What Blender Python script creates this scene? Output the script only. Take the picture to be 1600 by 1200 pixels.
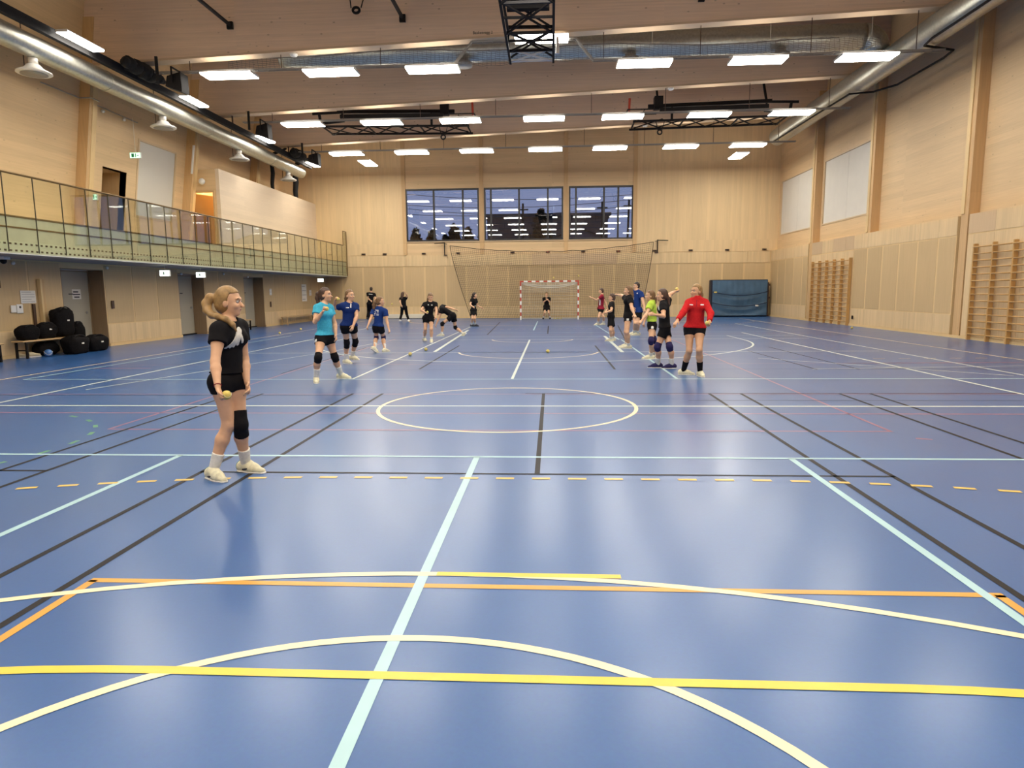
import bpy, math, random
import numpy as np
from mathutils import Matrix, Vector
random.seed(7); rng = np.random.default_rng(7)
for o in list(bpy.data.objects): bpy.data.objects.remove(o)
SC = bpy.context.scene
COL = SC.collection
# ------------------------------------------------------------------ camera
F_PX, VP, ROLL, CAM_H = 1054.0, (862.2, 454.5), -0.001, 1.532
_d = np.array([(VP[0]-800)/F_PX, (VP[1]-600)/F_PX, 1.0]); _d /= np.linalg.norm(_d)
_x = np.array([1, ROLL, -(_d[0]+ROLL*_d[1])/_d[2]]); _x /= np.linalg.norm(_x)
_z = np.cross(_x, _d)
if _z[1] > 0: _z = -_z
RC = np.stack([_x, _d, _z], 1)          # camera(right, down, forward) = RC @ world
CAMP = np.array([0, 0, CAM_H])
cam = bpy.data.objects.new('camera', bpy.data.cameras.new('camera'))
COL.objects.link(cam); SC.camera = cam
cam.data.sensor_width = 36; cam.data.lens = F_PX/1600*36; cam.data.clip_end = 400; cam.data.clip_start = .05
r_, u_, f_ = RC[0], -RC[1], RC[2]
cam.matrix_world = Matrix(((r_[0], u_[0], -f_[0], 0), (r_[1], u_[1], -f_[1], 0), (r_[2], u_[2], -f_[2], CAM_H), (0, 0, 0, 1)))
def ray(u, v): return RC.T @ np.array([(u-800)/F_PX, (v-600)/F_PX, 1.0])
def atY(u, v, Y): r = ray(u, v); return CAMP + r*(Y/r[1])
def atX(u, v, X): r = ray(u, v); return CAMP + r*(X/r[0])
def atZ(u, v, z=0.): r = ray(u, v); return CAMP + r*((z-CAM_H)/r[2])
# ------------------------------------------------------------------ world, exposure
W = bpy.data.worlds.new('world'); SC.world = W; W.use_nodes = True
bg = W.node_tree.nodes['Background']; bg.inputs[0].default_value = (.36, .42, .66, 1); bg.inputs[1].default_value = .29
SC.view_settings.view_transform = 'Standard'; SC.view_settings.look = 'None'
SC.view_settings.exposure = 1.68; SC.view_settings.gamma = 1; SC.view_settings.use_curve_mapping = False
LAMP = 13.0                              # radiance of the lamp diffusers
try:
    SC.cycles.max_bounces = 7; SC.cycles.diffuse_bounces = 4; SC.cycles.glossy_bounces = 3
    SC.cycles.transparent_max_bounces = 24; SC.cycles.caustics_reflective = False; SC.cycles.caustics_refractive = False
    SC.cycles.sample_clamp_indirect = 6; SC.cycles.use_denoising = True
except Exception: pass
# ------------------------------------------------------------------ materials
def new_mat(name):
    m = bpy.data.materials.new(name); m.use_nodes = True
    nt = m.node_tree; b = nt.nodes['Principled BSDF']
    return m, nt, b
def S(c):                                # sRGB 0-255 to linear
    return tuple(((x/255)/12.92 if x/255 <= .04045 else ((x/255+.055)/1.055)**2.4) for x in c)+(1,)
def nd(nt, t, **k):
    n = nt.nodes.new(t)
    for a, b in k.items():
        if a in n.inputs: n.inputs[a].default_value = b
        else: setattr(n, a, b)
    return n
def plain(name, c, rough=.6, metal=0., noise=.0, nscale=8., spec=.5, bump=0.):
    m, nt, b = new_mat(name)
    b.inputs['Roughness'].default_value = rough; b.inputs['Metallic'].default_value = metal
    b.inputs['Specular IOR Level'].default_value = spec
    if noise or bump:
        tc = nd(nt, 'ShaderNodeTexCoord'); n = nd(nt, 'ShaderNodeTexNoise', Scale=nscale, Detail=4.)
        nt.links.new(tc.outputs['Object'], n.inputs['Vector'])
        rp = nd(nt, 'ShaderNodeValToRGB')
        rp.color_ramp.elements[0].position = .3; rp.color_ramp.elements[1].position = .7
        rp.color_ramp.elements[0].color = tuple(x*(1-noise) for x in c[:3])+(1,)
        rp.color_ramp.elements[1].color = tuple(min(1, x*(1+noise)) for x in c[:3])+(1,)
        nt.links.new(n.outputs['Fac'], rp.inputs[0]); nt.links.new(rp.outputs[0], b.inputs['Base Color'])
        if bump:
            bp = nd(nt, 'ShaderNodeBump', Strength=bump, Distance=.02)
            nt.links.new(n.outputs['Fac'], bp.inputs['Height']); nt.links.new(bp.outputs[0], b.inputs['Normal'])
    else: b.inputs['Base Color'].default_value = c
    return m
def wood(name, c, axis, plank=None, pw=.15, knots=0., var=.12, grain=.22, rough=.55):
    """axis: grain direction 0/1/2; plank: axis across which boards change tone"""
    m, nt, b = new_mat(name); L = nt.links.new
    tc = nd(nt, 'ShaderNodeTexCoord'); oi = nd(nt, 'ShaderNodeObjectInfo')
    mp = nd(nt, 'ShaderNodeMapping'); sc = [26., 26., 26.]; sc[axis] = .9
    mp.inputs['Scale'].default_value = sc; L(tc.outputs['Object'], mp.inputs['Vector'])
    n = nd(nt, 'ShaderNodeTexNoise', Scale=1., Detail=5., Roughness=.6); L(mp.outputs[0], n.inputs['Vector'])
    n2 = nd(nt, 'ShaderNodeTexNoise', Scale=.35, Detail=2.); L(tc.outputs['Object'], n2.inputs['Vector'])
    def mth(op, a, bb=None):
        q = nd(nt, 'ShaderNodeMath'); q.operation = op
        for i, x in enumerate((a, bb)):
            if x is None: continue
            if isinstance(x, (int, float)): q.inputs[i].default_value = x
            else: L(x, q.inputs[i])
        return q.outputs[0]
    val = mth('MULTIPLY_ADD', n.outputs['Fac'], grain*2)
    val.node.inputs[2].default_value = 1-grain
    v2 = mth('MULTIPLY_ADD', n2.outputs['Fac'], .2); v2.node.inputs[2].default_value = .9
    val = mth('MULTIPLY', val, v2)
    if plank is not None:
        sx = nd(nt, 'ShaderNodeSeparateXYZ'); L(tc.outputs['Object'], sx.inputs[0])
        q = mth('FLOOR', mth('DIVIDE', sx.outputs[plank], pw))
        cells = mth('FLOOR', mth('DIVIDE', sx.outputs[axis], 4.3))
        q = mth('ADD', q, mth('MULTIPLY', cells, 37.7))
        wn = nd(nt, 'ShaderNodeTexWhiteNoise'); wn.noise_dimensions = '1D'; L(q, wn.inputs['W'])
        v3 = mth('MULTIPLY_ADD', wn.outputs[0], var); v3.node.inputs[2].default_value = 1-var/2
        val = mth('MULTIPLY', val, v3)
    else:
        v3 = mth('MULTIPLY_ADD', oi.outputs['Random'], var); v3.node.inputs[2].default_value = 1-var/2
        val = mth('MULTIPLY', val, v3)
    if knots:
        vo = nd(nt, 'ShaderNodeTexVoronoi', Scale=1.); vo.voronoi_dimensions = '3D'
        mp2 = nd(nt, 'ShaderNodeMapping'); s2 = [4.2, 4.2, 4.2]; s2[axis] = 2.2; mp2.inputs['Scale'].default_value = s2
        L(tc.outputs['Object'], mp2.inputs['Vector']); L(mp2.outputs[0], vo.inputs['Vector'])
        k = nd(nt, 'ShaderNodeMapRange'); L(vo.outputs['Distance'], k.inputs[0])
        k.inputs[1].default_value = .05; k.inputs[2].default_value = .11; k.inputs[3].default_value = 1-knots; k.inputs[4].default_value = 1
        val = mth('MULTIPLY', val, k.outputs[0])
    mx = nd(nt, 'ShaderNodeVectorMath'); mx.operation = 'SCALE'
    mx.inputs[0].default_value = c[:3]; L(val, mx.inputs['Scale']); L(mx.outputs[0], b.inputs['Base Color'])
    b.inputs['Roughness'].default_value = rough; b.inputs['Specular IOR Level'].default_value = .35
    return m
def emit(name, c, s):
    m = bpy.data.materials.new(name); m.use_nodes = True; nt = m.node_tree
    nt.nodes.remove(nt.nodes['Principled BSDF'])
    e = nd(nt, 'ShaderNodeEmission'); e.inputs[0].default_value = c; e.inputs[1].default_value = s
    nt.links.new(e.outputs[0], nt.nodes['Material Output'].inputs[0]); return m
def glass(name, tint, refl, rough=.0, top=.8):
    m = bpy.data.materials.new(name); m.use_nodes = True; nt = m.node_tree
    nt.nodes.remove(nt.nodes['Principled BSDF'])
    t = nd(nt, 'ShaderNodeBsdfTransparent'); t.inputs[0].default_value = tint
    g = nd(nt, 'ShaderNodeBsdfGlossy'); g.inputs['Roughness'].default_value = rough
    fr = nd(nt, 'ShaderNodeLayerWeight'); fr.inputs['Blend'].default_value = .18
    mr = nd(nt, 'ShaderNodeMapRange'); nt.links.new(fr.outputs['Fresnel'], mr.inputs[0]); mr.inputs[3].default_value = refl; mr.inputs[4].default_value = top
    mr.inputs[1].default_value = .03
    mx = nd(nt, 'ShaderNodeMixShader'); nt.links.new(mr.outputs[0], mx.inputs[0]); nt.links.new(t.outputs[0], mx.inputs[1]); nt.links.new(g.outputs[0], mx.inputs[2])
    nt.links.new(mx.outputs[0], nt.nodes['Material Output'].inputs[0]); return m
M = {}
SPRUCE = (.66, .455, .235, 1)
M['plank_v'] = wood('pale vertical boards', (.71, .52, .285, 1), 2, 0, .145, 0, .09, .12)
M['clt'] = wood('horizontal spruce layers', (.67, .48, .27, 1), 1, 2, .2, .22, .10, .14)
M['clt_x'] = wood('horizontal spruce layers across', (.67, .475, .26, 1), 0, 2, .2, .25, .10, .14)
M['beam'] = wood('glued laminated beam', (.70, .52, .365, 1), 0, 2, .045, .42, .09, .16)
M['column'] = wood('glued laminated column', (.60, .39, .19, 1), 2, 1, .05, .2, .08, .18)
M['panel'] = wood('tan acoustic panel', (.56, .40, .21, 1), 2, None, 1, 0, .12, .12, .6)
M['batten'] = wood('pale batten', (.71, .515, .26, 1), 2, None, 1, 0, .1, .1)
M['band'] = wood('pale panel band', (.68, .50, .275, 1), 2, 0, .11, 0, .12, .18)
M['band_y'] = wood('pale panel band side', (.68, .50, .28, 1), 2, 1, .11, 0, .12, .18)
M['panel_pink'] = wood('rosy panel', (.57, .41, .245, 1), 2, None, 1, 0, .14, .12)
M['white_wood'] = wood('whitewashed boards', (.70, .56, .40, 1), 1, 2, .2, .08, .06, .08)
M['bars'] = wood('varnished wall bars', (.52, .30, .105, 1), 2, None, 1, 0, .1, .2, .4)
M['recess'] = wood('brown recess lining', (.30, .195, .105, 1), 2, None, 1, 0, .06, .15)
M['bench'] = wood('bench wood', (.55, .36, .17, 1), 1, None, 1, 0, .1, .2, .4)
M['roof'] = wood('roof deck', (.42, .28, .17, 1), 1, 0, .4, .2, .1, .1)
M['steel'] = plain('galvanised steel', (.50, .50, .44, 1), .38, .85, .12, 14)
M['steel_d'] = plain('dull steel', (.34, .33, .31, 1), .5, .6)
M['white'] = plain('white painted metal', (.78, .76, .70, 1), .45)
M['black'] = plain('black painted steel', (.012, .010, .010, 1), .6, 0, 0, 8, .15)
M['brown'] = plain('dark brown metal', (.07, .035, .02, 1), .5)
M['red'] = plain('signal red paint', (.42, .05, .025, 1), .45)
M['black_cloth'] = plain('black curtain cloth', (.010, .009, .009, 1), .9, 0, .3, 20)
M['door'] = plain('pale grey door', (.40, .36, .27, 1), .5)
M['paper'] = plain('paper', (.74, .71, .64, 1), .8)
M['ink'] = plain('printed ink', (.05, .05, .05, 1), .8)
M['blind'] = plain('white roller blind', (.66, .62, .54, 1), .75, 0, .02, 2)
M['frame_w'] = plain('pale window frame', (.60, .44, .26, 1), .5)
M['frame_b'] = plain('black window frame', (.010, .009, .010, 1), .4)
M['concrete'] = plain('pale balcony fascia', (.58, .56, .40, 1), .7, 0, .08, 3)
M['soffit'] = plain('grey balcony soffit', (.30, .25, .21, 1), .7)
M['strip'] = plain('bronze strip', (.16, .095, .03, 1), .4, .4)
M['lamp'] = emit('lamp diffuser', (1, .945, .85, 1), LAMP); M['fill_up'] = emit('added upward fill glow', (1, .945, .85, 1), LAMP*.24); M['fill_side'] = emit('added sideways fill glow', (1, .945, .85, 1), LAMP*.6)  # upward and sideways glow are added fill light for the roof beams
M['lamp_warm'] = emit('corridor lamp', (1, .78, .42, 1), 60)
M['sign'] = emit('lit exit sign', (.62, 1, .66, 1), .55)
M['sign_g'] = plain('exit sign green', (.02, .30, .12, 1), .5)
M['sign_lamp'] = emit('lit exit sign front', (.85, 1, .86, 1), 1.6)
M['glass'] = glass('window glass', (.82, .84, .88, 1), .10)
M['glass_g'] = glass('green balustrade glass', (.965, .98, .93, 1), .02, 0., .5)
M['gap'] = plain('dark glass joint', (.05, .04, .02, 1), .5)
M['net_b'] = plain('black net cord', (.05, .03, .015, 1), .8)
M['net_w'] = plain('white net cord', (.72, .66, .52, 1), .8)
M['net_g'] = plain('grey net cord', (.22, .19, .16, 1), .8)
M['mat'] = plain('blue mat cover', (.055, .115, .185, 1), .5, 0, .18, 1.5)
M['mat_d'] = plain('dark mat edge', (.012, .014, .03, 1), .6)
M['strap'] = plain('dark blue strap', (.012, .022, .05, 1), .5)
M['bag'] = plain('black bag fabric', (.006, .005, .005, 1), .8, 0, .4, 25, .1)
M['ground'] = plain('outdoor ground', (.03, .035, .04, 1), .9, 0, .3, .3)
M['house'] = plain('grey cladding', (.055, .06, .075, 1), .8, 0, .1, .5)
M['house_l'] = plain('pale grey gable', (.16, .17, .20, 1), .8)
M['leaf'] = plain('dark foliage', (.012, .018, .012, 1), .9, 0, .4, 2)
M['ball_y'] = plain('yellow ball felt', (.66, .52, .13, 1), .85, 0, .08, 60)
M['ball_b'] = plain('blue ball', (.06, .17, .42, 1), .45, 0, .25, 9)
M['ball_br'] = plain('brown ball', (.10, .045, .03, 1), .5, 0, .25, 12)
for n, c in dict(l_white=(205, 215, 205), l_ice=(165, 200, 205), l_cream=(230, 213, 176), l_yellow=(226, 192, 66), l_orange=(208, 152, 58),
                 l_black=(24, 21, 22), l_red=(140, 92, 116), l_green=(92, 150, 104), l_dyellow=(214, 180, 90)).items():
    M[n] = plain('line '+n[2:], S(c), .34 if n != 'l_black' else .5, 0, .05, 4, .5 if n != 'l_black' else .2)
def floor_mat():
    m, nt, b = new_mat('blue sports floor'); L = nt.links.new
    tc = nd(nt, 'ShaderNodeTexCoord')
    n1 = nd(nt, 'ShaderNodeTexNoise', Scale=.5, Detail=5., Roughness=.6); L(tc.outputs['Object'], n1.inputs['Vector'])
    n2 = nd(nt, 'ShaderNodeTexNoise', Scale=60., Detail=3.); L(tc.outputs['Object'], n2.inputs['Vector'])
    rp = nd(nt, 'ShaderNodeValToRGB'); e = rp.color_ramp.elements
    e[0].position = .3; e[1].position = .72; e[0].color = (.024, .098, .290, 1); e[1].color = (.034, .122, .340, 1)
    L(n1.outputs['Fac'], rp.inputs[0]); 
    mx = nd(nt, 'ShaderNodeMixRGB'); mx.blend_type = 'MULTIPLY'; mx.inputs[0].default_value = .22
    L(rp.outputs[0], mx.inputs[1]); L(n2.outputs['Color'], mx.inputs[2]); L(mx.outputs[0], b.inputs['Base Color'])
    rr = nd(nt, 'ShaderNodeMapRange'); L(n1.outputs['Fac'], rr.inputs[0]); rr.inputs[3].default_value = .27; rr.inputs[4].default_value = .38
    L(rr.outputs[0], b.inputs['Roughness']); b.inputs['Specular IOR Level'].default_value = .5; b.inputs['Coat Weight'].default_value = .3; b.inputs['Coat Roughness'].default_value = .2
    return m
M['floor'] = floor_mat()
# ------------------------------------------------------------------ mesh helpers
class MB:
    def __init__(s): s.v = []; s.f = []; s.smooth = False
    def add(s, vs, fs):
        n = len(s.v); s.v += [tuple(map(float, p)) for p in vs]; s.f += [tuple(i+n for i in q) for q in fs]; return s
    def box(s, x0, x1, y0, y1, z0, z1):
        return s.add([(x0, y0, z0), (x1, y0, z0), (x1, y1, z0), (x0, y1, z0), (x0, y0, z1), (x1, y0, z1), (x1, y1, z1), (x0, y1, z1)],
                     [(0, 3, 2, 1), (4, 5, 6, 7), (0, 1, 5, 4), (1, 2, 6, 5), (2, 3, 7, 6), (3, 0, 4, 7)])
    def hexa(s, p):   # 8 points, bottom 4 then top 4
        return s.add(p, [(0, 3, 2, 1), (4, 5, 6, 7), (0, 1, 5, 4), (1, 2, 6, 5), (2, 3, 7, 6), (3, 0, 4, 7)])
    def bbox(s, x0, x1, y0, y1, z0, z1, b=.01):   # box with bevelled vertical + horizontal edges (chamfer)
        P = []
        for z, i in ((z0, b), (z0+b, 0), (z1-b, 0), (z1, b)):
            P += [(x0+b+i*0, y0+i, z), (x1-b, y0+i, z), (x1-i, y0+b, z), (x1-i, y1-b, z), (x1-b, y1-i, z), (x0+b, y1-i, z), (x0+i, y1-b, z), (x0+i, y0+b, z)]
        F = [tuple(range(7, -1, -1)), tuple(range(24, 32))]
        for r in range(3):
            for k in range(8): F.append((r*8+k, r*8+(k+1) % 8, r*8+8+(k+1) % 8, r*8+8+k))
        return s.add(P, F)
    def tube(s, pts, r, n=8, cap=True, rz=None):
        pts = [np.array(p, float) for p in pts]; R = r if hasattr(r, '__len__') else [r]*len(pts)
        rings = []; prev = None
        for i, p in enumerate(pts):
            t = (pts[min(i+1, len(pts)-1)]-pts[max(i-1, 0)]); t = t/(np.linalg.norm(t)+1e-12)
            if prev is None:
                a = np.array([0, 0, 1.]) if abs(t[2]) < .9 else np.array([1., 0, 0])
                a = np.cross(t, a)
            else: a = prev-t*np.dot(prev, t)
            a /= np.linalg.norm(a)+1e-12; prev = a; bb = np.cross(t, a)
            rings.append([p+R[i]*(math.cos(2*math.pi*k/n)*a+math.sin(2*math.pi*k/n)*bb) for k in range(n)])
        F = []
        for i in range(len(pts)-1):
            for k in range(n): F.append((i*n+k, i*n+(k+1) % n, (i+1)*n+(k+1) % n, (i+1)*n+k))
        if cap: F += [tuple(range(n-1, -1, -1)), tuple(range((len(pts)-1)*n, len(pts)*n))]
        return s.add([q for r_ in rings for q in r_], F)
    def bar(s, a, b, w, h):  # rectangular bar between points
        a = np.array(a, float); b = np.array(b, float); t = b-a; t /= np.linalg.norm(t)
        up = np.array([0, 0, 1.]) if abs(t[2]) < .95 else np.array([0, 1., 0])
        sd = np.cross(t, up); sd /= np.linalg.norm(sd); up = np.cross(sd, t)
        q = [(-w/2, -h/2), (w/2, -h/2), (w/2, h/2), (-w/2, h/2)]
        P = [a+sd*x+up*y for x, y in q]+[b+sd*x+up*y for x, y in q]
        return s.add(P, [(0, 1, 2, 3), (7, 6, 5, 4), (0, 4, 5, 1), (1, 5, 6, 2), (2, 6, 7, 3), (3, 7, 4, 0)])
    def lathe(s, c, prof, n=24, axis=2):
        P = []
        for r, h in prof:
            for k in range(n):
                a = 2*math.pi*k/n; q = [r*math.cos(a), r*math.sin(a), h]
                if axis == 1: q = [q[0], h, q[1]]
                if axis == 0: q = [h, q[0], q[1]]
                P.append((c[0]+q[0], c[1]+q[1], c[2]+q[2]))
        F = []
        for i in range(len(prof)-1):
            for k in range(n): F.append((i*n+k, i*n+(k+1) % n, (i+1)*n+(k+1) % n, (i+1)*n+k))
        F += [tuple(range(n-1, -1, -1)), tuple(range((len(prof)-1)*n, len(prof)*n))]
        return s.add(P, F)
    def sphere(s, c, r, n=12, sc=(1, 1, 1)):
        P = [(c[0], c[1], c[2]-r*sc[2])]; m = n//2
        for i in range(1, m):
            t = math.pi*i/m
            for k in range(n):
                a = 2*math.pi*k/n
                P.append((c[0]+r*sc[0]*math.sin(t)*math.cos(a), c[1]+r*sc[1]*math.sin(t)*math.sin(a), c[2]-r*sc[2]*math.cos(t)))
        P.append((c[0], c[1], c[2]+r*sc[2])); F = []
        for k in range(n): F.append((0, 1+(k+1) % n, 1+k))
        for i in range(m-2):
            for k in range(n): F.append((1+i*n+k, 1+i*n+(k+1) % n, 1+(i+1)*n+(k+1) % n, 1+(i+1)*n+k))
        o = 1+(m-2)*n
        for k in range(n): F.append((o+k, o+(k+1) % n, len(P)-1))
        return s.add(P, F)
    def build(s, name, mat, parent=None, smooth=False, origin=None, kind=None):
        v = np.array(s.v, float)
        if origin is None and parent is not None and parent.get('_o') is not None: origin = list(parent['_o'])
        me = bpy.data.meshes.new(name)
        if origin is not None: v = v-np.array(origin)
        me.from_pydata(v.tolist(), [], s.f); me.materials.append(M[mat] if isinstance(mat, str) else mat)
        if smooth: me.polygons.foreach_set('use_smooth', [True]*len(me.polygons))
        me.validate(); me.update()
        o = bpy.data.objects.new(name, me); COL.objects.link(o)
        if parent is not None: o.parent = parent
        elif origin is not None: o.location = origin
        if kind: o['kind'] = kind
        return o
def tag(o, label=None, cat=None, group=None, kind=None):
    if label: o['label'] = label
    if cat: o['category'] = cat
    if group: o['group'] = group
    if kind: o['kind'] = kind
    return o
def empty(name, loc, label=None, cat=None, group=None, kind=None):
    o = bpy.data.objects.new(name, None); COL.objects.link(o); o.location = loc; o.empty_display_size = .1
    o['_o'] = [float(x) for x in loc]
    return tag(o, label, cat, group, kind)
def box(name, x0, x1, y0, y1, z0, z1, mat, parent=None): return MB().box(x0, x1, y0, y1, z0, z1).build(name, mat, parent)
def copy_tree(o, parent=None):
    c = o.copy(); COL.objects.link(c); c.parent = parent
    for ch in [q for q in o.children]: copy_tree(ch, c)
    return c
def holed(fn, U, V, holes, T, m=None):
    """wall slab in (u,v) with thickness T; fn(u,v,w)->xyz; holes (u0,u1,v0,v1)"""
    m = m or MB(); us = sorted({U[0], U[1], *[h[0] for h in holes], *[h[1] for h in holes]})
    vs = sorted({V[0], V[1], *[h[2] for h in holes], *[h[3] for h in holes]})
    us = [u for u in us if U[0] <= u <= U[1]]; vs = [v for v in vs if V[0] <= v <= V[1]]
    def solid(i, j):
        if i < 0 or j < 0 or i >= len(us)-1 or j >= len(vs)-1: return False
        a, b = (us[i]+us[i+1])/2, (vs[j]+vs[j+1])/2
        return not any(h[0] < a < h[1] and h[2] < b < h[3] for h in holes)
    for i in range(len(us)-1):
        for j in range(len(vs)-1):
            if not solid(i, j): continue
            a, b, c, d = us[i], us[i+1], vs[j], vs[j+1]
            q = [fn(a, c, 0), fn(b, c, 0), fn(b, d, 0), fn(a, d, 0), fn(a, c, T), fn(b, c, T), fn(b, d, T), fn(a, d, T)]
            F = [(0, 1, 2, 3), (7, 6, 5, 4)]
            if not solid(i, j-1): F.append((0, 4, 5, 1))
            if not solid(i+1, j): F.append((1, 5, 6, 2))
            if not solid(i, j+1): F.append((2, 6, 7, 3))
            if not solid(i-1, j): F.append((3, 7, 4, 0))
            m.add(q, F)
    return m
# ================================================================== STRUCTURE
YB, YF, XRL, XRU, XL = 39.4, -7.0, 12.30, 12.65, -13.30
BEAMS = [33.55, 27.7, 21.45, 15.3, 9.1, 2.9, -3.2]
def roofz(x): return 9.10+.036*x
# ---- floor and its painted lines
floor = MB().box(XL-.6, XRU, YF, YB, -.12, 0).build('floor', 'floor'); tag(floor, kind='structure')
LZ = dict(l_red=.0012, l_green=.0014, l_black=.0016, l_orange=.0018, l_ice=.0020, l_white=.0022, l_cream=.0024, l_dyellow=.0026, l_yellow=.0028)
def poly_strip(pts, w, mat):
    pts = [np.array(p, float) for p in pts]; z = LZ[mat]; V = []
    for i, p in enumerate(pts):
        t = pts[min(i+1, len(pts)-1)]-pts[max(0, i-1)]; t /= np.linalg.norm(t); n = np.array([-t[1], t[0]])
        V += [(*(p-n*w/2), z), (*(p+n*w/2), z)]
    m = MB().add(V, [(2*i, 2*i+2, 2*i+3, 2*i+1) for i in range(len(pts)-1)])
    return m.build('court_line', mat, floor)
def ln(x0, y0, x1, y1, mat, w=.05): return poly_strip([(x0, y0), (x1, y1)], w, mat)
def arc(cx, cy, r, a0, a1, mat, w=.05, n=48):
    return poly_strip([(cx+r*math.cos(math.radians(a0+(a1-a0)*i/n)), cy+r*math.sin(math.radians(a0+(a1-a0)*i/n))) for i in range(n+1)], w, mat)
GY0, GY1, GX = -3.5, 36.5, -.13
# ice-coloured cross courts
for x in (-3.56, -.70, 2.17): ln(x, -2, x, 6.13, 'l_ice', .055); ln(x, 11.78, x, 21.3, 'l_ice' if x > 2 else 'l_white', .05)
ln(-13.0, 6.13, 12.2, 6.13, 'l_ice', .05)
ln(-3.56, 21.3, -3.56, 29.7, 'l_white'); ln(2.10, 21.3, 1.95, 31, 'l_ice')
ln(-3.02, 17.2, -3.35, 27.0, 'l_white', .09); ln(1.76, 16.9, 1.78, 23.0, 'l_white', .09); ln(-.72, 26.6, -.72, 34.6, 'l_ice')
ln(-9.72, 11.78, 8.0, 11.72, 'l_ice'); ln(8.0, 11.72, 12.2, 11.72, 'l_ice')
ln(-9.72, 11.78, -9.45, 24, 'l_ice')
ln(-13.2, 8.94, 12.2, 8.94, 'l_white', .06)
for y in (16.98, 21.5, 22.9, 25.0, 29.6): ln(-8 if y < 26 else -5, y, 8 if y < 26 else 5, y, 'l_ice' if y > 22 else 'l_white', .045)
# basketball circle, arcs
arc(-.60, 8.94, 1.71, 0, 360, 'l_cream', .05, 72)
arc(-.55, -2.93, 6.42, 25, 155, 'l_cream'); arc(-.58, 1.06, 1.74, 0, 180, 'l_cream')
arc(-.55, 20.9, 6.40, 180, 360, 'l_white', .055, 60); ln(5.85, 20.9, 5.85, 23.0, 'l_white'); ln(-6.95, 20.9, -6.95, 23.0, 'l_white')
arc(-.60, 17.2, 1.77, 188, 352, 'l_cream'); arc(-.62, 21.55, 1.28, 185, 355, 'l_cream')
ln(-2.35, 16.98, 1.17, 16.98, 'l_white', .045)
# white and cream long lines
ln(-7.98, -3, -7.98, 30, 'l_white', .055); ln(6.75, 3, 6.75, 24.5, 'l_white', .06); ln(8.2, 6, 8.25, 31, 'l_white', .05)
ln(-10.14, -3.5, -10.14, 36.5, 'l_cream', .05); ln(9.90, -3.5, 9.90, 36.5, 'l_cream', .05); ln(-10.14, 36.5, 9.9, 36.5, 'l_cream')
ln(-7.6, 10.48, -5.75, 17.7, 'l_white', .035); ln(-5.75, 17.7, -5.4, 20.0, 'l_white', .035)
ln(4.6, 15.3, 8.0, 12.1, 'l_white', .035); ln(5.0, 13.2, 11.8, 13.9, 'l_white', .03)
# handball areas
def goal_area(gy, sgn, R, mat, dashed):
    pts = []
    for i in range(40): a = math.pi-(math.pi/2)*i/39; pts.append((GX-1.5+R*math.cos(a), gy+sgn*R*math.sin(a)))
    for i in range(1, 12): pts.append((GX-1.5+3*i/12, gy+sgn*R))
    for i in range(40): a = math.pi/2-(math.pi/2)*i/39; pts.append((GX+1.5+R*math.cos(a), gy+sgn*R*math.sin(a)))
    if not dashed: poly_strip(pts, .055, mat); return
    P = np.array(pts); d = np.r_[0, np.cumsum(np.linalg.norm(np.diff(P, axis=0), axis=1))]
    s = 0
    while s < d[-1]-.16:
        q = [(np.interp(t, d, P[:, 0]), np.interp(t, d, P[:, 1])) for t in np.linspace(s, s+.15, 3)]
        if -10 < q[0][0] < 9.8: poly_strip(q, .05, mat)
        s += .297
goal_area(GY0, 1, 6, 'l_yellow', False); goal_area(GY0, 1, 8.9, 'l_dyellow', True)
goal_area(GY1, -1, 6, 'l_dyellow', False); goal_area(GY1, -1, 9, 'l_dyellow', True)
ln(GX-.5, 3.49, GX+.5, 3.49, 'l_yellow', .05)
# orange box
ln(-2.50, 3.34, 2.26, 3.34, 'l_orange', .05); ln(-2.48, 3.34, -2.48, -2, 'l_orange', .05); ln(2.235, 3.34, 2.235, -2, 'l_orange', .05)
# badminton, black
for x in (-2.58, -3.04, 2.33, 2.79, 4.21, 4.65, -4.45, -4.88): ln(x, -2, x, 10.06, 'l_black', .045)
ln(-.125, 5.56, -.125, 10.06, 'l_black', .045); ln(-3.06, 5.54, 2.81, 5.54, 'l_black', .04); ln(-13, 5.54, -4.45, 5.54, 'l_black', .04)
ln(-.4, 10.06, 12, 10.06, 'l_black', .03); ln(1.9, 9.42, 12, 9.42, 'l_black', .02); ln(-13, 9.9, -3.0, 9.9, 'l_black', .02)
ln(-2.65, 13.3, -2.65, 19.2, 'l_black', .045); ln(1.23, 13.2, 1.21, 19.0, 'l_black', .045); ln(5.05, 13.1, 4.9, 17.2, 'l_black', .035); ln(5.84, 13.1, 5.76, 18.3, 'l_black', .035)
ln(-5.2, 12.6, -5.2, 18.6, 'l_black', .03); ln(-9, 13.2, 9, 13.15, 'l_black', .015); ln(-.15, 24.4, -.15, 30, 'l_black', .045); ln(-2.3, 24, -2.6, 34, 'l_black', .045); ln(2.2, 20, 2.9, 30, 'l_black', .04)
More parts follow.
